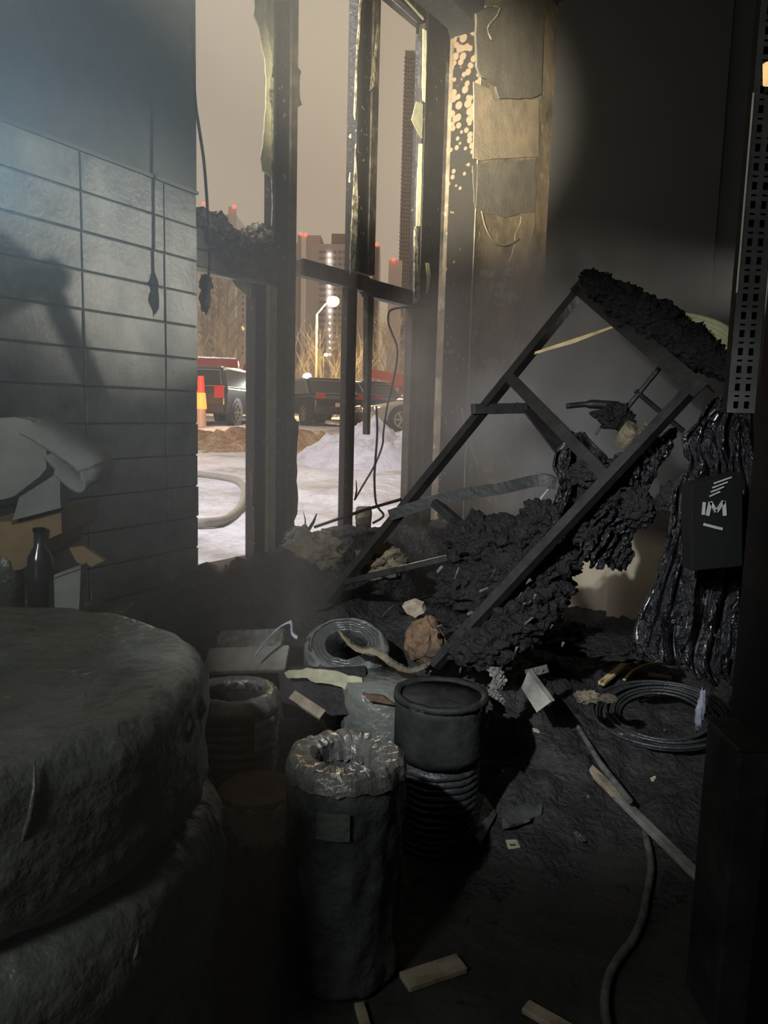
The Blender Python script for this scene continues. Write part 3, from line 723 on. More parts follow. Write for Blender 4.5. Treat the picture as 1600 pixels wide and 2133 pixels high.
# ---- bare trees, bark and twigs lightened for the same haze
K['bark'] = mat('grey_brown_bark', (.34, .28, .22), .9, bump=.3)
K['twig'] = mat('bare_twigs', (.40, .33, .25), .9, bump=0)
def tree(label, px, Y, ytop, spread, sd, n1=9, bush=False):
    rr = random.Random(sd); b = at_ground(px, Y); top = P(px, ytop, Y); H = top.z - b.z
    t = thing('bare_tree' if not bush else 'bare_bush', label, 'tree' if not bush else 'bush', b, 'bare trees between the cars and the blocks')
    tw = MB(); tk = MB()
    def branch(p, d, L, r_, lev):
        pts = [p]; q = p; dd = d.normalized()
        for i in range(4):
            dd = (dd + Vector((rr.uniform(-1, 1), rr.uniform(-1, 1), rr.uniform(-.3, .8))) * .18).normalized()
            q = q + dd * L / 4; pts.append(q)
        tw.tube(pts, [r_ * (1 - .18 * i) for i in range(5)], 4 if lev else 5, False)
        if lev < 2:
            for i in range(6 if lev == 0 else 5):
                k = rr.randint(1, 4); nd = (dd + Vector((rr.uniform(-1, 1), rr.uniform(-1, 1), rr.uniform(-.2, .7))) * .8)
                branch(pts[k], nd, L * rr.uniform(.4, .65), r_ * .55, lev + 1)
    if bush:
        for i in range(n1): branch(b + Vector((rr.uniform(-1, 1) * spread, rr.uniform(-.5, .5), 0)), Vector((rr.uniform(-.7, .7), rr.uniform(-.5, .5), 1)), H * rr.uniform(.6, 1), .035, 0)
        tk.tube([b, b + Vector((.1, 0, H * .35))], [.06, .04], 6)
    else:
        tr_ = [b + Vector((noise.noise(Vector((sd, k, 0))) * .25, 0, H * k / 8)) for k in range(9)]
        tk.tube(tr_, [H * .018 * (1 - .1 * k) for k in range(9)], 7)
        for i in range(n1 * 2):
            k = 2 + (i % 6); a = rr.uniform(0, 6.28)
            branch(tr_[k], Vector((math.cos(a), math.sin(a), rr.uniform(.8, 1.8))), spread * rr.uniform(.7, 1.2) * (1.1 - .08 * k), H * .006, 0)
    build('trunk', tk, 'bark', t, smooth=True)
    o = build('branches', tw, 'twig', t); o['kind'] = 'stuff'
tree('tall slender bare tree in front of the pale block', 456, 55, 560, 3.0, 11, 12)
tree('second slender bare tree next to the grey block', 474, 60, 575, 2.6, 12, 10)
tree('bare tree rising above the blue car', 705, 48, 690, 2.4, 13, 10)
tree('bare tree beside the red crane boom', 805, 45, 690, 2.4, 14, 10)
tree('low bare shrubs along the yard behind the red truck', 440, 42, 715, 2.2, 15, 12, True)
tree('bare bush behind the dark estate car', 520, 44, 720, 1.6, 16, 10, True)
tree('bare bush behind the black sedan and lamp pole', 640, 42, 735, 1.6, 17, 10, True)
tree('golden lit bush right of the lamp pole', 690, 40, 735, 1.2, 18, 12, True)
tree('bare bush by the crane truck and skyscraper foot', 850, 46, 720, 1.8, 19, 10, True)

# ================================================================== rubble bed inside
def smooth(a, b, x):
    k = max(0, min(1, (x - a) / (b - a))); return k * k * (3 - 2 * k)
def hz_(x, y):
    q = Vector((x, y, 0)) - WN.p; e = q.dot(WN.n) - REV; t = q.dot(WN.d)
    e = max(0, e)
    a = .66 * math.exp(-(e / .50) ** 2) * smooth(3.0, 2.2, t) * smooth(-1.2, -.3, t)
    b = .34 * math.exp(-(((x - .25) / .75) ** 2 + ((y - 3.85) / .75) ** 2))
    c = .10 * smooth(2.3, 3.0, y)
    h = max(a, b) + .35 * min(a, b) + c * .5
    k = smooth(1.9, 3.0, y)
    h += k * (.07 * noise.noise(Vector((x * 3.5, y * 3.5, 1))) + .045 * noise.noise(Vector((x * 9, y * 9, 2))) + .03 * noise.noise(Vector((x * 22, y * 22, 5))))
    h += .010 * noise.noise(Vector((x * 15, y * 15, 7))) - .006
    return h
mb = MB(); nx, ny = 170, 150
for j in range(ny + 1):
    for i in range(nx + 1):
        x = -1.5 + 3.9 * i / nx; y = 1.7 + 4.6 * j / ny
        mb.v.append(Vector((x, y, hz_(x, y))))
for j in range(ny):
    for i in range(nx):
        a = j * (nx + 1) + i; qs = [mb.v[k] for k in (a, a + 1, a + nx + 2, a + nx + 1)]
        c = sum(qs, Vector()) / 4
        if (c - WN.p).dot(WN.n) < REV - .04 or (c - EW.p).dot(EW.n) < -.02 and (c - EW.p).dot(EW.d) > -.05 or c.x > 3.2: continue
        if (c - TW.p).dot(TW.n) < -.02 and (c - TW.p).dot(TW.d) < 0: continue
        mb.f.append([a, a + 1, a + nx + 2, a + nx + 1])
tag(build('ash_rubble', mb, 'ash', smooth=True, loc=(0, 0, 0)), 'black bed of ash and charred rubble below the window', 'rubble', kind='stuff')

# small fragments, each on its own
fr_mats = ['wood', 'grey_wood', 'char', 'crust', 'cream_label', 'clod']
rr = random.Random(21); shapes = []
for k in range(12):
    mbk = MB(); n = rr.randint(5, 7)
    pts = [Vector((math.cos(a) * rr.uniform(.6, 1.1), math.sin(a) * rr.uniform(.3, .7), 0)) for a in [6.283 * i / n for i in range(n)]]
    mbk.poly(pts, Vector((0, 0, rr.uniform(.12, .4))))
    me = bpy.data.meshes.new('fragment'); me.from_pydata([tuple(q) for q in mbk.v], [], mbk.f); me.update(); me.materials.append(K[fr_mats[k % 6]]); shapes.append(me)
for i in range(120):
    for _ in range(60):
        px, py = rr.uniform(640, 1440), rr.uniform(1290, 1900)
        if py > 1700 and px < 1000: continue
        y = None; z = 0.0
        for _k in range(6):
            q = Pz(px, py, z); z = hz_(q.x, q.y) if q.y > 1.75 else 0
        if q.y < 5 and py < 1250 + rr.random() ** 1.2 * 650: break
    o = bpy.data.objects.new('fragment', shapes[i % 12]); COL.objects.link(o)
    s_ = rr.uniform(.006, .022); o.scale = (s_, s_, s_); o.location = (q.x, q.y, z - .002)
    o.rotation_euler = (rr.uniform(-.3, .3), rr.uniform(-.3, .3), rr.uniform(0, 6.28))
    word = {'wood': 'tan wood', 'grey_wood': 'grey wood', 'char': 'black charcoal', 'crust': 'grey foam', 'cream_label': 'cream paper', 'clod': 'brown crumbly'}[fr_mats[i % 12 % 6]]
    zone = ('in the ash around the leaning coil' if px < 860 else 'in the charred heap left of the crusty column') if py < 1430 and px < 1030 else ('near the partition foot and yellow stick' if py < 1430 else 'around the loose cable coil') if px > 1230 and py < 1620 else 'beside the carton flap and charred beam' if py < 1560 else 'around the perforated strip and battens' if py < 1760 else 'on the bare floor by the sooty hose'
    tag(o, f'small {word} chip {zone}', 'debris', 'small chips scattered over the burnt floor')

# ================================================================== left side: things piled against the tiled wall
def px_poly(pts, Y, depth, sd=0, amp=2, tilt=0):
    return MB().poly([P(x, y, Y + tilt * (y - pts[0][1])) for x, y in wob(pts, 3, amp, sd)], Vector((-.0, depth, 0)))
ct = P(60, 1302, 2.25).z
cr = thing('crate', 'dark wooden crate under the cardboard box and bottles', 'crate', (-1.1, 2.35, 0))
build('body', MB().box((-1.13, 2.37, ct / 2 - .01), (.56, .36, ct - .02)), 'grey_wood', cr, bevel=.01)
build('lid', MB().box((-1.13, 2.37, ct - .01), (.58, .38, .02)), 'grey_wood', cr, bevel=.004)
bx = thing('cardboard_box', 'brown cardboard box under the grey foam sheets', 'box', P(60, 1180, 2.3))
build('body', px_poly([(-40, 1088), (25, 1086), (127, 1060), (129, 1110), (98, 1124), (88, 1160), (45, 1186), (-40, 1200)], 2.22, .28, 1, 1), 'card', bx)
build('flap', px_poly([(22, 1084), (127, 1056), (129, 1064), (24, 1092)], 2.215, .02, 2, 1), 'brown', bx)
fs = thing('foam_sheet', 'grey foam sheet with a curled end on the cardboard box', 'foam sheet', P(60, 1040, 2.25))
build('panel', px_poly([(-40, 872), (30, 870), (62, 876), (92, 892), (97, 930), (96, 976), (84, 990), (30, 1034), (-40, 1050)], 2.2, .10, 3, 3), 'paper', fs)
build('edge_board', px_poly([(26, 1084), (40, 1036), (125, 982), (126, 1058)], 2.19, .05, 4, 1), 'paper', fs)
cur = MB()
cp = [(70, 884), (100, 898), (150, 930), (186, 955), (201, 975), (199, 1000), (186, 1006), (165, 990), (140, 965), (118, 940)]
cur.ribbon(spline([P(x, y, 2.18) for x, y in cp], 5), [.14] * 20 + [.13] * 20 + [.10] * 6, .010, Vector((.35, 1, .25)))
build('curled_end', cur, 'paper', fs, smooth=True)
def bottle(label, px, ytop, Y, rpx, material):
    b = P(px, 1303, Y); r_ = rpx * Y / F; h = P(px, ytop, Y).z - b.z
    t = thing('bottle', label, 'bottle', b, 'bottles beside the cardboard box')
    build('glass_body', MB().lathe(b, [(0.002, 0), (r_, 0), (r_, h * .62), (r_ * .9, h * .72), (r_ * .42, h * .82), (r_ * .4, h * .97), (.002, h * .97)], 24, closed=False), material, t, smooth=True)
    build('cap', MB().lathe(b, [(.002, h * .96), (r_ * .46, h * .96), (r_ * .46, h), (.002, h)], 20, closed=False), 'black', t)
K['bottle'] = mat('dark_glossy_bottle', (.03, .034, .034), .15, bump=.1, spec=.8)
bottle('dark glossy bottle with a glint under the cardboard box', 88, 1100, 2.2, 27, 'bottle')
bottle('dull bottle at the edge of the photo beside the glossy one', 22, 1110, 2.25, 30, 'film')
wb = thing('white_panel', 'pale upright board beside the glossy bottle', 'board', P(138, 1305, 2.2))
build('face', px_poly([(112, 1200), (168, 1180), (164, 1312), (106, 1315)], 2.2, .04, 6, 1), 'paper', wb)
build('edge', px_poly([(112, 1198), (168, 1178), (169, 1184), (112, 1204)], 2.195, .05, 7, 0), 'label', wb)
tag(build('cardboard_scrap', px_poly([(144, 1142), (172, 1138), (216, 1168), (192, 1180), (160, 1172)], 2.24, .02, 8, 1), 'card'), 'small brown cardboard flap above the pale board', 'cardboard')
tag(build('foam_scrap', MB().poly([TW.hit(x, y, .015) for x, y in wob([(384, 1214), (378, 1262), (368, 1270), (355, 1262), (362, 1240)], 3, 2, 3)], TW.n * .02), 'paper'), 'pale scrap of foam stuck below the tile edge', 'foam scrap')

# burnt cable hanging at the wall edge (its shadow falls on the tiles)
hc = thing('hanging_cable', 'burnt cable with melted clumps hanging beside the tiled wall', 'cable', P(427, 640, 3.5))
build('cable', MB().tube(spline([P(x, y, 3.5) for x, y in [(398, 40), (406, 200), (414, 262), (424, 330), (430, 400), (434, 470), (437, 540), (434, 580), (428, 620), (424, 645)]], 5), .0075, 6), 'char', hc, smooth=True)
build('melted_clump', MB().blob(P(428, 592, 3.5), (.028, .02, .04), .4, 3, 3, 4).blob(P(427, 622, 3.5), (.022, .02, .055), .4, 3, 3, 9), 'char', hc, smooth=True)

# ================================================================== rolls and coils in the foreground
def wr(sd, A=.012, f=3, g=9):
    def p(a, r_, h):
        if r_ < .02: return 0, 0
        v = Vector((math.cos(a) * f, math.sin(a) * f, h * g + sd))
        return A * (noise.noise(v) + .6 * noise.noise(v * 2.6)), A * .6 * noise.noise(v * 1.3 + Vector((4, 4, 4)))
    return p
def rprof(ro, ri, h, rnd=.05, n=6, nz=10):
    pr = [(ri, .01), (ro - rnd, .0)]
    for i in range(n + 1):
        a = -math.pi / 2 + math.pi / 2 * i / n; pr.append((ro - rnd + rnd * math.cos(a), rnd + rnd * math.sin(a)))
    for i in range(1, nz): pr.append((ro, rnd + (h - 2 * rnd) * i / nz))
    for i in range(n + 1):
        a = math.pi / 2 * i / n; pr.append((ro - rnd + rnd * math.cos(a), h - rnd + rnd * math.sin(a)))
    for i in range(1, 5): pr.append((ro - rnd + (ri - ro + rnd) * i / 5, h))
    pr += [(ri, h - .01)]
    return pr
# the big film-wrapped stack
z = 0
BC = Vector((-.94, 1.52, 0))
for i, (ro, h, dx, nm) in enumerate([(.575, .34, 0, 'bottom'), (.595, .29, .01, 'middle'), (.575, .31, -.005, 'top')]):
    c = BC + Vector((dx, 0, z))
    t = thing('film_wrapped_roll', f'large grey film wrapped roll, {nm} one of the tall stack', 'roll', c, 'large film wrapped rolls stacked under the tiled wall')
    build('wrapping', MB().lathe(c, rprof(ro, .13, h, .075), 96, wr(i * 5, .014, 4, 11)), 'film', t, smooth=True)
    build('core', MB().lathe(c, [(.13, .0), (.13, h + .004), (.118, h + .004), (.118, 0)], 40), 'card', t)
    rr = random.Random(40 + i)
    for k in range(7):
        a = rr.uniform(-1.3, .9); l = rr.uniform(.06, .16); a0 = a + rr.uniform(-.08, .08)
        fd = MB().tube([c + Vector((math.cos(a0 + s * .05) * (ro + .002 - .05 * abs(s) ** 2), math.sin(a0 + s * .05) * (ro + .002 - .05 * abs(s) ** 2), h * .72 + s * l * .8)) for s in (-1, -.5, 0, .4, .8)], [.001, .004, .005, .004, .001], 5)
        build('film_fold', fd, 'film', t, smooth=True)
    z += h + .004
# coil with white label (three high) beside it
def coil(c, ro, ri, h, label, ridges=7, material='cable', Z=Vector((0, 0, 1)), X=Vector((1, 0, 0)), sd=0, group='cable coils among the debris', name='cable_coil', wrap=None, wrap_rng=None, rough=.006):
    t = thing(name, label, 'coil', c, group)
    # individual turns of cable as stacked rings
    mbk = MB(); pr = []
    rc = h / ridges / 2
    for k in range(ridges):
        for s in range(5):
            a = -math.pi / 2 + math.pi * s / 4; pr.append((ro - rc + rc * math.cos(a), rc + k * 2 * rc + rc * math.sin(a)))
    nr = max(3, int((ro - ri) / (2 * rc)))
    for k in range(nr):
        w_ = (ro - ri - rc) / nr
        for s in range(1, 5):
            a = math.pi * s / 4; pr.append((ro - rc - k * w_ - w_ / 2 + w_ / 2 * math.cos(a), h + w_ * .35 * math.sin(a)))
    pr += [(ri, h - .01), (ri, .005)]
    build('winding', mbk.lathe(c, pr, 72, wr(sd, rough, 2.2, 6), X, Z), material, t, smooth=True)
    return t
cc_ = P(488, 1437, 2.45); cc_.z = 0
zt = P(488, 1437, 2.45).z; hh = zt / 3
for i, nm in enumerate(['lowest', 'middle']):
    coil(cc_ + Vector((0, 0, i * hh)), .145, .085, hh - .004, f'dark cable coil, {nm} one under the labelled coil', 6, sd=i)
t = coil(cc_ + Vector((0, 0, 2 * hh)), .15, .098, hh - .012, 'silvery topped cable coil with a white label', 6, sd=5)
def vio(a, r_, h): return .004 * noise.noise(Vector((math.cos(a) * 6, math.sin(a) * 6, h * 30))), .008 * noise.noise(Vector((math.cos(a) * 5, math.sin(a) * 5, 3)))
build('top_wrap', MB().lathe(cc_ + Vector((0, 0, 3 * hh - .006)), [(.095, -.03), (.100, .002), (.115, .012), (.14, .006), (.154, -.02), (.156, -.05), (.152, -.05), (.148, -.02), (.138, .0), (.115, .006), (.104, -.004), (.099, -.03)], 80, vio), 'silver_wrap', t, smooth=True)
build('highlight_band', MB().ribbon([cc_ + Vector((math.cos(a) * .1005, math.sin(a) * .1005, 3 * hh - .02 + .006 * math.sin(5 * a))) for a in [-2.0 + .12 * k for k in range(17)]], .016, .003, Vector((0, 0, 1))), 'violet', t, smooth=True)  # violet highlight on the coil, drawn as a coloured strip
lab = build('label', MB().ribbon([cc_ + Vector((math.cos(a) * .1535, math.sin(a) * .1535, 2.42 * hh)) for a in [-.95 + .1 * k for k in range(6)]], .10, .002, Vector((.1, 0, 1))), 'label', t)
for k, (a, dz) in enumerate([(-.85, .022), (-.62, .026), (-.82, -.022), (-.60, -.02)]):
    c = cc_ + Vector((math.cos(a) * .156, math.sin(a) * .156, 2.42 * hh + dz))
    build('label_print', MB().box(c, (.022, .003, .022), Vector((-math.sin(a), math.cos(a), 0))), 'print', lab)
# burnt drum with torn cardboard
dc = Pz(535, 1905, 0); zt = P(535, 1640, dc.y).z
t = thing('drum', 'dark cardboard drum with a torn pale wrapper beside the tall roll', 'drum', dc)
build('body', MB().lathe(dc, [(.002, 0), (.118, 0), (.118, zt - .01), (.108, zt), (.002, zt - .02)], 48, wr(3, .003), closed=False), 'brown', t, smooth=False)
tp = MB()
n = 26
for k in range(n):
    a = -2.5 + 2.45 * k / (n - 1)
    lo = zt - .06 - .07 * abs(noise.noise(Vector((k * .25, 3, 0)))) - (.05 if 6 < k < 22 else 0)
    hi = zt - .012 + .012 * noise.noise(Vector((k * .5, 8, 0)))
    rr_ = .1215 + .003 * noise.noise(Vector((k * .6, 1, 2)))
    for zz_ in (lo, (lo + hi) / 2, hi): tp.v.append(dc + Vector((math.cos(a) * rr_, math.sin(a) * rr_, zz_)))
for k in range(n - 1):
    for j in range(2): tp.f.append([k * 3 + j, k * 3 + 3 + j, k * 3 + 4 + j, k * 3 + 1 + j])
o = build('torn_wrapper', tp, 'cream_label', t); sm = o.modifiers.new('solid', 'SOLIDIFY'); sm.thickness = .003
# tall film roll with ring top
rc_ = Pz(712, 2010, 0); zt = P(695, 1572, rc_.y).z
t = thing('tall_roll', 'tall standing roll in wrinkled dark film with a pale ring top', 'roll', rc_)
build('wrapping', MB().lathe(rc_, rprof(.152, .078, zt, .03, 5, 26), 80, wr(9, .011, 3.2, 9)), 'film_dark', t, smooth=True)
def crump(a, r_, h): return .007 * noise.noise(Vector((math.cos(a) * 5, math.sin(a) * 5, h * 20 + r_ * 30))), .009 * noise.noise(Vector((math.cos(a) * 7 + r_ * 25, math.sin(a) * 7, 2)))
build('ring_top', MB().lathe(rc_ + Vector((0, 0, zt)), [(.078, -.05), (.079, .002), (.095, .012), (.115, .010), (.135, .012), (.15, .002), (.158, -.022), (.16, -.035), (.154, -.034), (.148, -.01), (.09, .002), (.074, -.05)], 96, crump), 'silver_wrap', t, smooth=False)
build('label', MB().ribbon([rc_ + Vector((math.cos(a) * .166, math.sin(a) * .166, zt - .11)) for a in [-1.95 + .1 * k for k in range(6)]], .07, .002, Vector((0, 0, 1))), 'film', t)
# coil stack right of it
sc_ = Pz(908, 1748, 0)
coil(sc_, .142, .075, .15, 'dark ribbed cable coil on the floor, bottom of the short stack', 6, sd=11)
coil(sc_ + Vector((-.005, .004, .158)), .15, .075, .15, 'dark ribbed cable coil carrying the black drum', 6, sd=12)
zt = P(900, 1445, sc_.y).z
t = thing('black_drum', 'sooty black drum on top of the short coil stack', 'drum', sc_ + Vector((0, 0, .32)))
build('side', MB().lathe(sc_ + Vector((0, 0, .325)), [(.002, 0), (.15, 0), (.158, .03), (.155, zt - .36), (.16, zt - .33), (.002, zt - .33)], 56, wr(14, .006), closed=False), 'soot_metal', t, smooth=True)
build('rim', MB().lathe(sc_ + Vector((0, 0, zt)), [(.14, -.01), (.163, -.012), (.163, .008), (.14, .006)], 56, wr(15, .004)), 'soot_metal', t, smooth=True)
# grey drum half hidden behind the tall roll
gc = P(800, 1500, 2.95); gc.z = 0
t = thing('grey_drum', 'grey sooty drum behind the tall roll with a burnt top', 'drum', gc)
zt = P(790, 1415, 2.95).z
build('side', MB().lathe(gc, [(.002, 0), (.165, 0), (.17, .1), (.165, zt - .04), (.15, zt), (.002, zt)], 48, wr(22, .01), closed=False), 'film', t, smooth=True)
build('scrap', MB().poly([P(x, y, 2.76) for x, y in wob([(755, 1446), (800, 1452), (822, 1468), (770, 1460)], 3, 2, 5)], Vector((0, .02, .0))), 'brown', t)
# leaning coil
lc = P(722, 1388, 3.25)
t = coil(lc, .175, .09, .13, 'grey film wrapped coil leaning in the ash', 8, 'film_dark', Vector((.22, -.42, .88)), sd=31, rough=.008)
build('wrap_sheet', MB().lathe(lc, [(.182, .02), (.184, .07), (.181, .12), (.150, .147), (.146, .143), (.174, .115), (.178, .02)], 80, wr(33, .006, 3, 12), X=Vector((1, 0, 0)), Z=Vector((.22, -.42, .88))), 'film', t, smooth=True)

# burnt flattened carton with a cream scrap of label
bc = thing('burnt_carton', 'flattened burnt carton with a cream label scrap', 'carton', P(670, 1500, 2.95))
def slabpx(pts, th): return MB().poly(pts, th)
f4 = [P(578, 1398, 3.0), P(762, 1392, 3.0), P(770, 1486, 2.85), P(590, 1500, 2.85)]
build('front', slabpx(f4, Vector((.0, .12, -.02))), 'ash', bc, bevel=.01)
build('label_scrap', MB().poly([P(x, y, 2.925) + Vector((0, -.012, .004)) for x, y in wob([(590, 1400), (640, 1393), (700, 1398), (752, 1412), (752, 1428), (735, 1446), (710, 1432), (690, 1424), (660, 1422), (640, 1412), (600, 1412)], 4, 5, 4)], Vector((0, .008, 0))), 'cream_label', bc)
build('split_edge', MB().bar(P(608, 1448, 2.8), P(672, 1490, 2.75), .04, .015, Vector((0, -.6, .8))), 'wood', bc)
# brown cone of paper, its pale cap
pc = P(884, 1372, 3.2)
t = thing('paper_cone', 'brown scorched paper cone with a pale torn tip', 'paper', pc)
hh = P(884, 1278, 3.2).z - pc.z
cmb = MB().blob(pc + Vector((0, 0, hh * .42)), (.088, .08, hh * .52), .16, 2.6, 4, 5, .07)
for v in cmb.v:
    k = (v.z - pc.z) / hh
    if k > .45: v.x = pc.x + (v.x - pc.x) * (1 - .55 * (k - .45)); v.y = pc.y + (v.y - pc.y) * (1 - .55 * (k - .45))
build('cone', cmb, 'brown', t)
build('torn_tip', MB().poly([P(x, y, 3.16) for x, y in wob([(838, 1262), (858, 1254), (880, 1262), (884, 1276), (866, 1286), (846, 1278)], 3, 4, 3)], Vector((.01, .03, .01))), 'wood', t)
# bent strips
tag(build('torn_strip', MB().ribbon(spline([P(x, y, Y) for x, y, Y in [(705, 1312, 3.0), (720, 1330, 3.0), (745, 1352, 2.98), (785, 1358, 2.95), (815, 1380, 2.9), (850, 1396, 2.88), (880, 1390, 2.88), (897, 1376, 2.9)]], 6), [.012 + .022 * abs(noise.noise(Vector((k * .31, 2, 0)))) + .016 * math.sin(k / 42 * 3.14) for k in range(43)], .004, Vector((.1, .75, .65))), 'clod', smooth=True), 'tan torn strip sagging between the leaning coil and the post', 'strip')
tag(build('strapping_loop', MB().ribbon(spline([P(x, y, 2.95) for x, y in [(530, 1368), (550, 1340), (575, 1312), (598, 1297), (608, 1298), (610, 1318), (620, 1328)]], 6), .026, .003, Vector((.3, 1, .2))), 'tinted', smooth=True), 'pale violet plastic strap looped over the grey board', 'strap')
tag(build('grey_board', MB().bar(P(395, 1352, 3.35), P(588, 1346, 3.2), .16, .03, Vector((0, -.75, .65))), 'crust', bevel=.006), 'pale grey board lying behind the labelled coil', 'board')
tag(build('charred_board', MB().bar(P(430, 1378, 3.1), P(600, 1372, 3.05), .12, .03, Vector((0, -.6, .8))), 'grey_wood', bevel=.006), 'dark charred board under the pale grey board', 'board')
# brown clods by the window sill
for i, (x, y, Y, s3, lb) in enumerate([(655, 1150, 4.25, (.16, .13, .11), 'brown scorched clod at the foot of the main mullion'), (798, 1172, 4.0, (.13, .1, .09), 'brown clod leaning on the fallen rack post'), (735, 1120, 4.9, (.16, .12, .07), 'grey ash lump at the foot of the thin mullion'), (620, 1120, 4.4, (.08, .07, .06), 'small pale flecked ash lump beside the main mullion')]):
    tag(build('burnt_clod', MB().blob(P(x, y, Y), s3, .35, 2.2, 4, i + 2, .18), 'clod' if i < 2 else 'crust' if i == 3 else 'ash', smooth=True), lb, 'clod', 'burnt clods along the window sill')
tag(build('burnt_stub', MB().lathe(P(757, 1100, 4.95), [(.002, 0), (.05, 0), (.055, .1), (.045, .14), (.002, .13)], 14, wr(7, .012, 3, 9), closed=False), 'clod', smooth=True), 'burnt wooden stub standing right of the thin mullion', 'stub')
for i, (a, b, r_, lb) in enumerate([((642, 1105), (660, 1070), .012, 'charred splinter pointing up at the sill by the main mullion'), ((636, 1098), (632, 1066), .005, 'thin burnt twig beside the charred splinter'), ((740, 1040), (742, 1000), .006, 'thin burnt twig beside the thin mullion')]):
    tag(build('splinter', MB().tube([P(*a, 4.6), P((a[0] + b[0]) / 2 + 2, (a[1] + b[1]) / 2, 4.6), P(*b, 4.6)], [r_, r_ * .8, r_ * .3], 6), 'char'), lb, 'splinter')
# wires in the window
tag(build('loose_wire', MB().tube(spline([P(x, y, 5.3) for x, y in [(862, 642), (835, 641), (812, 648), (809, 670), (815, 690), (824, 712), (828, 728), (826, 760), (818, 800), (806, 850), (799, 900), (796, 930), (780, 970), (758, 1008), (738, 1042)]], 5), .007, 6), 'cable', smooth=True), 'thin loose wire dangling from the right transom', 'wire')
tag(build('loose_wire', MB().tube(spline([P(x, y, 5.1) for x, y in [(784, 846), (786, 900), (782, 960), (780, 1000), (784, 1050), (799, 1074), (776, 1090)]], 6), .008, 6), 'char', smooth=True), 'black wire hook in front of the snow mound', 'wire')
tag(build('thin_rod', MB().tube([P(655, 1098, 4.3), P(760, 1062, 4.2), P(836, 1040, 4.1)], .009, 6), 'steel'), 'thin black rod running from the sill to the fallen rack', 'rod')

# charred sticks and cable ends in the heap
rr = random.Random(91)
for i in range(26):
    x = rr.uniform(640, 1010); y = rr.uniform(1165, 1400)
    zz_ = .3
    for _ in range(6):
        q = Pz(x, y, zz_); zz_ = hz_(q.x, q.y)
    a = rr.uniform(0, 3.14); l = rr.uniform(.08, .26); d = Vector((math.cos(a), math.sin(a), rr.uniform(-.1, .35)))
    q = Vector((q.x, q.y, zz_ + .012)); left_ = x < 830
    if i % 3 == 0:
        pts = [q + d * l * (k / 6 - .5) + Vector((0, 0, .03 * math.sin(k * 1.1 + i) + .02)) + Vector((-d.y, d.x, 0)) * .03 * math.sin(k * .9) for k in range(7)]
        tag(build('cable_end', MB().tube(pts, .005, 6), 'cable', smooth=True), 'curled black cable end ' + ('near the leaning coil' if left_ else 'near the paper cone and rack posts'), 'cable', 'cable ends in the charred heap')
    else:
        tag(build('charred_stick', MB().bar(q - d * l / 2, q + d * l / 2, rr.uniform(.012, .035), rr.uniform(.008, .016)), ['char', 'grey_wood', 'wood', 'ash'][i % 4], bevel=.002), ['black', 'grey', 'tan', 'ashen'][i % 4] + ' stick lying in the heap ' + ('near the leaning coil' if left_ else 'near the paper cone and rack posts'), 'stick', 'sticks in the charred heap')

# ================================================================== collapsed rack with molten goods
A0, A1 = P(1207, 598, 3.62), P(668, 1262, 3.86)
B0, B1 = P(1443, 800, 3.02), P(898, 1384, 3.12)
rk = thing('shelving_rack', 'collapsed black steel shelving rack leaning across the room', 'rack', (A1 + B1) / 2)
nrm = (A1 - A0).cross(B0 - A0).normalized()
if nrm.y > 0: nrm = -nrm
def along(p, q, k): return p + (q - p) * k
build('post', MB().angle_iron(A0, A1, .042, .006, nrm), 'steel', rk)
build('post', MB().angle_iron(B0, B1, .042, .006, nrm), 'steel', rk)
build('top_beam', MB().angle_iron(A0 + (A0 - B0) * .04, B0 + (B0 - A0) * .06, .07, .006, nrm), 'steel', rk)
kA = lambda px, py: max(0, min(1, (px - 1207) / (668 - 1207)))
kB = lambda px: max(0, min(1, (px - 1443) / (898 - 1443)))
build('cross_beam', MB().angle_iron(along(A0, A1, kA(1070, 0)), along(B0, B1, kB(1272)), .05, .006, nrm), 'steel', rk)
e1 = along(A0, A1, kA(1012, 0))
build('bent_beam', MB().bar(e1 + Vector((-.03, 0, .01)), P(1096, 850, 3.75), .06, .05), 'steel', rk, bevel=.004)
build('bent_panel', MB().poly([P(1078, 838, 3.75), P(1112, 848, 3.75), P(1205, 950, 3.55), P(1190, 968, 3.5), P(1172, 960, 3.5)], Vector((0, .05, 0))), 'steel', rk)
e2 = along(A0, A1, kA(835, 0))
build('lower_beam', MB().ribbon(spline([e2 + Vector((-.02, 0, 0)), P(930, 1036, 3.7), P(1040, 1018, 3.6), P(1125, 1000, 3.5), P(1160, 1008, 3.48)], 6), .055, .04, Vector((0, 0, 1))), 'steel', rk)
build('strut', MB().bar(P(905, 1046, 3.7), P(958, 1092, 3.6), .05, .04), 'steel', rk, bevel=.004)
build('lower_cross_beam', MB().bar(P(720, 1212, 3.8), P(985, 1150, 3.5), .045, .03), 'steel', rk, bevel=.004)
for a, b, r_ in (((1386, 752), (1306, 850), .013), ((1324, 814), (1424, 898), .013), ((1270, 866), (1240, 905), .006)):
    build('brace_rod', MB().tube([P(*a, 3.9), P(*b, 3.9)], r_, 6), 'steel', rk)
build('wire_stay', MB().tube([P(1090, 1082, 3.55), P(1150, 1010, 3.5)], .004, 5), 'cream', rk)
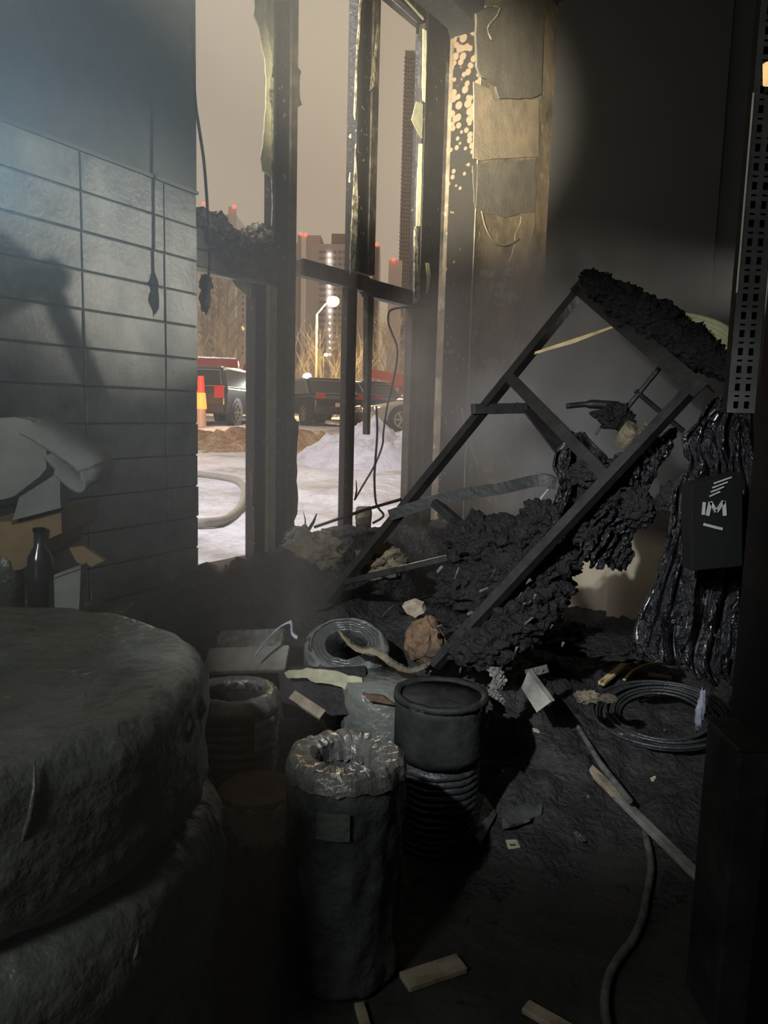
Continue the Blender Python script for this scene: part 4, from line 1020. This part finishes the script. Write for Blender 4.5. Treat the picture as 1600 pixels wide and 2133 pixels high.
# things stuck to the rack
tag(build('wood_strip', MB().poly([P(1114, 738, 3.5), P(1116, 732, 3.5), P(1190, 706, 3.45), P(1290, 674, 3.4), P(1290, 678, 3.4), P(1195, 715, 3.45)], Vector((0, .02, 0))), 'wood_pale'), 'pale split wood strip sticking out of the rack top', 'wood strip')
cl = MB()
rr = random.Random(5)
for i in range(26):
    k = i / 25; x = 1225 + (1520 - 1225) * k; y = 588 + (760 - 588) * k ** 1.1
    up_ = 40 * math.sin(math.pi * min(1, k * 1.1)) * rr.uniform(.5, 1) 
    s_ = .045 + .05 * math.sin(math.pi * k) * rr.uniform(.6, 1.1)
    cl.blob(P(x + rr.uniform(-6, 6) + 10 * k, y - 8 - up_ * .2 + 12 * math.sin(math.pi * k) + 26 * k, 3.55 - .5 * k), (s_, s_, s_ * .8), .3, 3.4, 4, i, .12)
tag(build('charred_fabric', cl, 'char', loc=P(1370, 720, 3.3), smooth=True), 'crumbly charred mass lying along the top beam of the rack', 'charred mass', kind='thing')
ty = thing('tube_coil', 'pale yellow tubing bent behind the charred mass', 'tubing', P(1470, 740, 3.35))
for i in range(5):
    build('tube', MB().tube(spline([P(1400 + 3 * i, 654 + 9 * i, 3.4), P(1450, 660 + 8 * i, 3.35), P(1500 - 2 * i, 676 + 9 * i, 3.3), P(1526 - 4 * i, 700 + 8 * i, 3.28), P(1530 - 7 * i, 755 + 6 * i, 3.28)], 6), .013, 7), 'yellow_tube', ty, smooth=True)
sh = thing('melted_shovel', 'melted dark shovel shaped lump hanging inside the rack', 'melted lump', P(1270, 870, 3.8))
build('blade', MB().blob(P(1283, 868, 3.75), (.085, .05, .06), .35, 2.4, 4, 8), 'char', sh, smooth=True)
build('stem', MB().tube(spline([P(1180, 846, 3.8), P(1230, 842, 3.8), P(1290, 846, 3.78)], 6), [.014] * 6 + [.022] * 7, 8), 'steel', sh, smooth=True)
rl = thing('small_roll', 'dull yellow green roll crushed beside the rack post', 'roll', P(1330, 920, 3.45))
build('roll_body', MB().tube([P(1296, 925, 3.5), P(1322, 890, 3.45)], [.045, .045], 20), 'clod', rl, smooth=False)
build('second_body', MB().tube([P(1330, 950, 3.5), P(1362, 895, 3.4)], [.05, .05], 20), 'clod', rl, smooth=False)

# molten plastic curtains
def drape(name, label, left, right, Y0, Y1, folds, amp, sd, rag=.25, material='melt', nu=44, nv=60):
    L_ = spline([(x, y, 0) for x, y in left], 10); R_ = spline([(x, y, 0) for x, y in right], 10)
    def pick(S, v):
        k = v * (len(S) - 1); i = min(int(k), len(S) - 2); f = k - i; return S[i].lerp(S[i + 1], f)
    mb_ = MB()
    for j in range(nv + 1):
        for i in range(nu + 1):
            u = i / nu
            end = 1 - rag * (.5 + .9 * noise.noise(Vector((u * 9, sd, 1))))
            v = min(1, j / nv * min(1, max(.4, end)))
            q = pick(L_, v).lerp(pick(R_, v), u)
            wob_ = 7 * noise.noise(Vector((u * 6, v * 9, sd)))
            dep = amp * (math.sin(folds * 6.283 * u + 3 * noise.noise(Vector((u * 3, v * 4, sd)))) + .9 * noise.noise(Vector((u * 14, v * 5, sd))) + .6 * noise.noise(Vector((u * 24, v * 22, sd + 3))))
            mb_.v.append(P(q.x + wob_, q.y + wob_ * .6, Y0 + (Y1 - Y0) * v + dep))
    for j in range(nv):
        for i in range(nu):
            a = j * (nu + 1) + i; mb_.f.append([a, a + 1, a + nu + 2, a + nu + 1])
    t = thing(name, label, 'melted plastic', P(left[-1][0], left[-1][1], (Y0 + Y1) / 2), 'melted plastic hanging from the rack')
    o = build('sheet', mb_, material, t, smooth=True); s = o.modifiers.new('solid', 'SOLIDIFY'); s.thickness = .008
    rr = random.Random(sd); dr = 0
    for k in range(10):
        u = rr.random(); v0 = rr.uniform(.1, .6); v1 = min(1, v0 + rr.uniform(.2, .45))
        pts = []
        for s_ in range(7):
            v = v0 + (v1 - v0) * s_ / 6; q = pick(L_, v).lerp(pick(R_, v), u + .03 * math.sin(s_ * 1.3 + k))
            pts.append(P(q.x, q.y, Y0 + (Y1 - Y0) * v - amp * 1.2 - .01))
        build('drip', MB().tube(pts, [.004, .007, .009, .007, .010, .008, .003], 6), material, t, smooth=True)
    return t
drape('melted_curtain', 'large glossy black melted plastic curtain beside the perforated post', [(1492, 826), (1455, 870), (1420, 915), (1432, 965), (1400, 1035), (1390, 1120), (1352, 1230), (1318, 1320), (1345, 1390)], [(1560, 830), (1566, 900), (1572, 1000), (1580, 1100), (1580, 1250), (1580, 1400), (1580, 1460)], 2.75, 2.45, 5, .035, 2, .12)
drape('melted_curtain', 'small glossy melted plastic curtain left of the rack crossing', [(1192, 900), (1155, 960), (1165, 1010), (1148, 1070), (1120, 1120)], [(1222, 905), (1272, 965), (1262, 1010), (1230, 1070), (1185, 1130)], 3.3, 3.3, 3, .035, 4, .25)
drape('melted_curtain', 'grey glinting melted lump right of the rack crossing', [(1285, 950), (1300, 985), (1312, 1012), (1330, 1024)], [(1410, 890), (1400, 930), (1370, 980), (1340, 1026)], 3.2, 3.15, 3, .04, 6, .1)
drape('melted_curtain', 'melted plastic fringe below the rack crossing', [(1268, 1062), (1235, 1095), (1212, 1140), (1196, 1180)], [(1340, 1068), (1322, 1105), (1292, 1150), (1262, 1190)], 3.1, 3.05, 4, .03, 8, .3)
# charred lumps
def lumps(label, spec, material='char', amp=.4, sd=0):
    mb_ = MB(); c = Vector()
    for i, (x, y, Y, sx, sy, sz) in enumerate(spec):
        p = P(x, y, Y); c += p; mb_.blob(p, (sx, sy, sz), amp * .62, 3.4, 5, i + sd, .09)
    return tag(build('charred_lump', mb_, material, loc=c / len(spec), smooth=True), label, 'charred lump', 'charred lumps in the debris')
lumps('granular black lump under the lower rack beam', [(1000, 1130, 3.45, .15, .12, .12), (1070, 1120, 3.4, .15, .12, .10), (1130, 1085, 3.35, .10, .1, .09)], sd=1)
lumps('charred heap between the two rack posts', [(1090, 1200, 3.35, .22, .16, .13), (1010, 1230, 3.4, .2, .16, .12), (1150, 1160, 3.3, .12, .1, .1)], sd=11)
lumps('charred heap at the foot of the nearer rack post', [(1060, 1300, 3.2, .16, .13, .11), (1120, 1250, 3.25, .12, .1, .1), (1010, 1350, 3.1, .13, .1, .09)], sd=21)
lumps('crumpled charred mass around the rack crossing', [(1230, 985, 3.2, .08, .08, .07), (1290, 985, 3.25, .09, .08, .06), (1250, 1040, 3.2, .09, .07, .09), (1210, 1100, 3.2, .08, .07, .06)], sd=31)
lumps('dark lump under the glinting melted lump', [(1330, 1060, 3.0, .06, .06, .07), (1400, 1040, 2.9, .05, .05, .06), (1290, 1150, 3.1, .05, .05, .07)], sd=41)
lumps('black ashes at the foot of the partition', [(1180, 1330, 3.9, .2, .15, .07), (1290, 1350, 3.6, .18, .15, .05)], sd=51)
# crushed strips of metal foil glittering in the heap
rr = random.Random(77)
for i in range(22):
    x = rr.uniform(860, 1180); y = rr.uniform(1160, 1400); Y = 3.02 + rr.uniform(0, .12)
    a = rr.uniform(.3, 1.3); l = rr.uniform(8, 26)
    tag(build('foil_strip', MB().ribbon([P(x, y, Y), P(x - l * .5 * math.cos(a), y + l * .5 * math.sin(a), Y - .01), P(x - l * math.cos(a), y + l * math.sin(a), Y)], rr.uniform(.008, .016), .002, Vector((rr.uniform(-.5, .5), 1, rr.uniform(.2, .9)))), 'silver_wrap'), 'short glinting scrap of foil ' + ('high in the heap below the lower rack beam' if y < 1240 else 'in the heap between the rack posts' if x < 1020 else 'at the foot of the nearer rack post'), 'foil scrap', 'foil scraps in the charred heap')

# printed carton in the melted curtain
mc = thing('printed_carton', 'black carton with a pale letter M and slanted stripes', 'carton', P(1490, 1190, 2.3))
build('body', MB().poly([P(1440, 1010, 2.3), P(1548, 985, 2.3), P(1548, 1180, 2.3), P(1440, 1190, 2.3)], Vector((0, .08, 0))), 'black', mc, bevel=.004)
lt = MB()
for a, b in (((1474, 1074), (1480, 1046)), ((1480, 1046), (1492, 1066)), ((1492, 1066), (1508, 1044)), ((1508, 1044), (1510, 1074))):
    lt.bar(P(*a, 2.296), P(*b, 2.296), .006, .010, (P(*b, 2.3) - P(*a, 2.3)).cross(Vector((0, 1, 0))))
build('letter', lt, 'white', mc)
build('letter', MB().bar(P(1467, 1046, 2.296), P(1465, 1072, 2.296), .006, .008, Vector((1, 0, 0))), 'white', mc)
for i in range(4):
    build('stripe', MB().bar(P(1478 + i * 3, 1034 - i * 9, 2.296), P(1500 + i * 8, 1024 - i * 10, 2.296), .004, .004), 'white', mc)
build('stripe', MB().bar(P(1466, 1092, 2.296), P(1505, 1102, 2.296), .004, .008), 'white', mc)

# perforated upright and the dark rack beside the camera
pp = thing('rack_upright', 'perforated grey steel rack upright with an edge coloured as lit', 'rack post', P(1560, 900, 2.05))
px0 = P(1531, 650, 2.05); zlo, zhi = P(1545, 860, 2.05).z, P(1600, -60, 2.05).z
x0 = px0.x; yb = 2.05; wd = .074; mbp = MB()
for c, w_ in ((.008, .016), (.037, .014), (.066, .016)):
    mbp.box((x0 + c, yb, (zlo + zhi) / 2), (w_, .003, zhi - zlo))
z = zlo; k = 0
while z < zhi:
    mbp.box((x0 + .037, yb, z + .0055), (wd, .0032, .011)); z += .011 + (.019 if k % 2 == 0 else .005); k += 1
build('perforated_face', mbp, 'post', pp)
build('flange', MB().box((x0 + .001, yb + .014, (zlo + zhi) / 2), (.003, .028, zhi - zlo)), 'black', pp)
K['edge_highlight'] = mat('lit_edge_steel', (.75, .73, .68), .35, .6, bump=.1)  # pale colour stands for light catching the flange edge
build('lit_edge', MB().tube([Vector((x0, yb - .003, P(1535, 610, 2.05).z)), Vector((x0, yb - .003, P(1590, 195, 2.05).z))], .0028, 6), 'edge_highlight', pp)
build('back_panel', MB().box((x0 + .045, yb + .02, (zlo + zhi) / 2), (.08, .002, zhi - zlo)), 'black', pp)
dk = thing('black_cabinet', 'black cabinet side filling the edge beside the rack upright', 'cabinet', (1.15, 1.75, 0))
xk = P(1590, 650, 1.93).x
build('side', MB().box((xk + .25, 1.75, 1.6), (.5, .35, 3.2)), 'black', dk, bevel=.01)
build('top_trim', MB().box((xk + .25, 1.75, 3.215), (.52, .37, .03)), 'black', dk, bevel=.004)
gp = thing('grey_plinth', 'low dark grey sheet metal box below the black cabinet', 'box', P(1500, 1960, 1.62))
zq = P(1475, 1545, 1.75).z; xq = P(1452, 1750, 1.88).x
build('side', MB().box((xq + .2, 1.79, zq / 2), (.4, .18, zq)), 'soot_metal', gp, bevel=.006)
build('top', MB().box((xq + .2, 1.79, zq + .004), (.41, .19, .008)), 'steel', gp, bevel=.002)
al = thing('amber_lamp', 'small amber lamp at the edge of the rack', 'lamp', P(1600, 160, 1.9))
K['amber_glow'] = emit('amber_glow', (1.0, .62, .25), .8)
build('lens', MB().lathe(P(1601, 176, 1.9), [(.002, 0), (.012, 0), (.016, .045), (.002, .05)], 16, closed=False), 'amber_glow', al, smooth=True)
build('bracket', MB().box(P(1606, 180, 1.92), (.02, .02, .03)), 'black', al)

# ================================================================== floor debris on the right
def plank(name, label, a, b, wd, th, z0, z1, material, cat, Z=Vector((0, 0, 1)), group=None):
    return tag(build(name, MB().bar(Pz(a[0], a[1], z0), Pz(b[0], b[1], z1), wd, th, Z), material, bevel=.003), label, cat, group)
plank('plank', 'pale scorched wooden batten, upper half of the broken pair', (1198, 1572), (1285, 1655), .040, .02, .10, .09, 'wood', 'batten')
plank('plank', 'long grey wooden batten on the floor, lower half of the broken pair', (1278, 1650), (1462, 1832), .038, .02, .08, .02, 'grey_wood', 'batten')
tag(build('thin_pole', MB().tube([Pz(1203, 1512, .12), Pz(1250, 1590, .14), Pz(1312, 1668, .12)], [.010, .012, .012], 8), 'rope'), 'thin sooty pole crossing over the wooden batten', 'pole')
ps = thing('perforated_strip', 'pale perforated metal strip lying on the floor', 'metal strip', Pz(1150, 1680, .03))
a, b = Pz(1082, 1608, .04), Pz(1216, 1752, .03)
build('strip', MB().bar(a, b, .017, .004), 'rope', ps)
for k in range(18):
    c = along(a, b, (k + .5) / 18); build('slot', MB().box(c + Vector((.002 * (-1) ** k, 0, .0024)), (.008, .005, .001), b - a), 'black', ps)
plank('wood_offcut', 'short pale wood offcut at the head of the perforated strip', (1084, 1616), (1130, 1602), .022, .014, .05, .05, 'cream_label', 'offcut')
plank('board', 'dark grey board lying left of the broken batten', (1094, 1576), (1206, 1600), .05, .016, .06, .06, 'grey_wood', 'board')
plank('board', 'faint charred board behind the dark grey board', (1092, 1546), (1190, 1550), .05, .016, .07, .07, 'grey_wood', 'board')
plank('board', 'charred beam lying below the upturned carton flap', (1050, 1486), (1200, 1502), .07, .03, .09, .08, 'char', 'beam')
fl_ = thing('carton_flap', 'grey upturned carton flap standing in the ash', 'carton', Pz(1115, 1470, .1))
build('panel', MB().poly([P(1086, 1432, 3.0), P(1100, 1398, 3.0), P(1148, 1462, 2.9), P(1118, 1484, 2.9)], Vector((.02, .02, 0))), 'grey_wood', fl_)
build('side_panel', MB().poly([P(1094, 1402, 3.0), P(1140, 1390, 3.15), P(1144, 1400, 3.15), P(1100, 1412, 3.0)], Vector((0, .01, .01))), 'grey_wood', fl_)
tag(build('pale_stick', MB().bar(P(992, 1424, 2.72), P(1014, 1530, 2.66), .03, .016, Vector((1, 0, .2))), 'cream_label', bevel=.003), 'pale upright stick beside the black drum', 'stick')
cs = MB()
for i in range(9): cs.blob(P(1034 + 7 * math.sin(i * 1.7), 1402 + i * 15, 2.8), (.024, .02, .022), .4, 3, 3, i, .3)
tag(build('crusty_column', cs, 'crust', loc=P(1034, 1530, 2.8)), 'crusty grey foam column beside the pale stick', 'foam')
tag(build('triangular_board', MB().poly([Pz(1230, 1331, .12), Pz(1292, 1330, .12), Pz(1325, 1352, .12), Pz(1300, 1374, .12)], Vector((0, 0, .012))), 'wood'), 'tan triangular board near the partition foot', 'board')
tag(build('yellow_stick', MB().bar(Pz(1252, 1424, .14), Pz(1330, 1360, .2), .035, .02), 'wood_pale', bevel=.004), 'yellow splintered stick below the triangular board', 'stick')
tag(build('curved_strip', MB().tube(spline([Pz(1300, 1416, .14), Pz(1325, 1394, .16), Pz(1365, 1382, .18), Pz(1425, 1386, .18)], 6), .008, 6), 'wood_pale', smooth=True), 'thin yellow strip arching right of the yellow stick', 'strip')
plank('small_board', 'small grey brown slat under the arching strip', (1350, 1404), (1400, 1412), .04, .012, .12, .12, 'grey_wood', 'slat')
lumps('brown scorched scrap below the yellow stick', [(1225, 1452, 3.0, .05, .04, .025), (1268, 1455, 2.95, .035, .03, .015)], 'clod', .35, 61)
# cable coil on the floor at the right
kc = Pz(1385, 1500, .12)
kt = thing('loose_cable_coil', 'loose coil of black cables lying below the melted curtain', 'coil', kc, 'cable coils among the debris')
rr = random.Random(8)
for i in range(9):
    r_ = .17 + .014 * i; pts = []
    dx, dy = rr.uniform(-.02, .02), rr.uniform(-.02, .02)
    for k in range(49):
        a = 2 * math.pi * k / 48
        pts.append(kc + Vector((dx + math.cos(a) * r_ * 1.1, dy + math.sin(a) * r_, .012 + .015 * (i % 3) + .05 * math.sin(a + .5))))
    build('cable_turn', MB().tube(pts, .0075, 6, False), 'cable', kt, smooth=True)
# pale melted blob on the plinth corner
tag(build('melted_blob', MB().blob(P(1462, 1470, 1.9), (.010, .01, .045), .35, 3, 3, 4).blob(P(1455, 1495, 1.9), (.009, .01, .035), .35, 3, 3, 6), 'tinted', smooth=True), 'bluish white melted drip hanging by the black cabinet', 'drip')
# grey sheet scraps
for i, (pts, lb, mt_) in enumerate([([(1044, 1665), (1076, 1650), (1130, 1665), (1128, 1700), (1090, 1716), (1046, 1728)], 'dark grey crumpled sheet left of the perforated strip', 'film_dark'), ([(985, 1650), (1010, 1660), (1035, 1700), (1000, 1760), (985, 1740)], 'dark folded sheet right of the ribbed coil', 'film_dark')]):
    tag(build('crumpled_sheet', MB().poly([Pz(x, y, .05 + .02 * noise.noise(Vector((x, y, 0)))) for x, y in wob(pts, 3, 3, i)], Vector((0, 0, .01))), mt_), lb, 'sheet')
bt = thing('small_block', 'small pale block with a dark mark on the floor', 'block', Pz(1068, 1762, 0))
build('body', MB().box(Pz(1068, 1764, .015), (.042, .045, .03), Vector((1, .1, 0))), 'cream_label', bt, bevel=.003)
build('mark', MB().box(Pz(1068, 1760, .031), (.02, .012, .001), Vector((1, .1, 0))), 'print', bt)
plank('wood_offcut', 'broad scorched wood offcut on the floor near the tall roll', (842, 2046), (962, 2006), .062, .018, .012, .012, 'wood', 'offcut')
plank('wood_offcut', 'scorched wood offcut at the bottom edge of the photo', (1094, 2096), (1190, 2150), .04, .016, .010, .010, 'wood', 'offcut')
plank('wood_offcut', 'narrow wood peg below the tall roll', (748, 2092), (768, 2160), .026, .016, .010, .010, 'wood', 'offcut')
tag(build('sooty_hose', MB().tube(spline([Pz(x, y, .02) for x, y in [(1342, 1728), (1352, 1772), (1356, 1812), (1346, 1870), (1338, 1912), (1318, 1958), (1290, 1994), (1268, 2036), (1260, 2090), (1268, 2150)]], 7), .0125, 8), 'rope', smooth=True), 'sooty grey hose winding over the dark floor', 'hose')

# torch held beyond the edge of the photo, and the one in the aisle
def torch(label, loc, aim):
    d = (Vector(aim) - Vector(loc)).normalized(); b = Vector(loc) - d * .02
    t = thing('hand_torch', label, 'torch', b - d * .12)
    build('barrel', MB().tube([b - d * .16, b - d * .06, b - d * .05, b - d * .02], [.018, .018, .028, .028], 14), 'black', t)
    return t

# ================================================================== smoke haze filling the room
hm = bpy.data.materials.new('smoke_haze'); hm.use_nodes = True; nt = hm.node_tree
nt.nodes.remove(nt.nodes['Principled BSDF'])
vs = nt.nodes.new('ShaderNodeVolumeScatter'); vs.inputs['Color'].default_value = (.92, .95, .96, 1); vs.inputs['Density'].default_value = .052; vs.inputs['Anisotropy'].default_value = .45
nt.links.new(vs.outputs[0], nt.nodes['Material Output'].inputs['Volume'])
c_, d_ = (3.1, 6.2), (WN.at(tj, 0, -.1).x, WN.at(tj, 0, -.1).y)
e_ = (WN.at(-.3, 0, -.1).x, WN.at(-.3, 0, -.1).y); f_ = (TW.at(-5.8, 0, -.2).x, TW.at(-5.8, 0, -.2).y)
ring = [(-3.1, .1), (-.15, .1), (-.15, 3.95), (3.1, 3.95), c_, d_, e_, (TW.at(-3.2, 0, -.1).x, TW.at(-3.2, 0, -.1).y)]
hb = MB().poly([Vector((x, y, .003)) for x, y in ring], Vector((0, 0, 4.9)))
tag(build('smoke_haze', hb, hm, loc=(0, 0, 0)), 'thin grey smoke haze hanging in the burnt room', 'smoke', kind='stuff')

pm = bpy.data.materials.new('smoke_plume'); pm.use_nodes = True; nt = pm.node_tree
nt.nodes.remove(nt.nodes['Principled BSDF'])
vs = nt.nodes.new('ShaderNodeVolumeScatter'); vs.inputs['Color'].default_value = (.93, .93, .90, 1); vs.inputs['Anisotropy'].default_value = .2
tc = nt.nodes.new('ShaderNodeTexCoord')
def mth(op, a, b=None):
    n = nt.nodes.new('ShaderNodeMath'); n.operation = op
    for i, q in enumerate((a, b)):
        if q is None: continue
        if isinstance(q, (int, float)): n.inputs[i].default_value = q
        else: nt.links.new(q, n.inputs[i])
    return n.outputs[0]
PL_R = Vector((1.4, .70, 1.05))
mp = nt.nodes.new('ShaderNodeVectorMath'); mp.operation = 'DIVIDE'; mp.inputs[1].default_value = PL_R
nt.links.new(tc.outputs['Object'], mp.inputs[0])
ln = nt.nodes.new('ShaderNodeVectorMath'); ln.operation = 'LENGTH'; nt.links.new(mp.outputs[0], ln.inputs[0])
nz = nt.nodes.new('ShaderNodeTexNoise'); nz.inputs['Scale'].default_value = 2.0; nz.inputs['Detail'].default_value = 2; nt.links.new(tc.outputs['Object'], nz.inputs['Vector'])
fall = mth('MAXIMUM', mth('SUBTRACT', 1.0, ln.outputs['Value']), 0.0)
nzk = mth('MAXIMUM', mth('MULTIPLY', mth('SUBTRACT', nz.outputs['Fac'], .25), 3.0), 0.0)
nt.links.new(mth('MULTIPLY', mth('MULTIPLY', fall, nzk), 2.9), vs.inputs['Density'])
nt.links.new(vs.outputs[0], nt.nodes['Material Output'].inputs['Volume'])
pc_ = P(1190, 820, 4.75)
pb = MB().blob(pc_, PL_R, 0, 1, 3)
tag(build('smoke_plume', pb, pm, loc=pc_), 'pale smoke plume drifting behind the collapsed rack', 'smoke', kind='stuff')
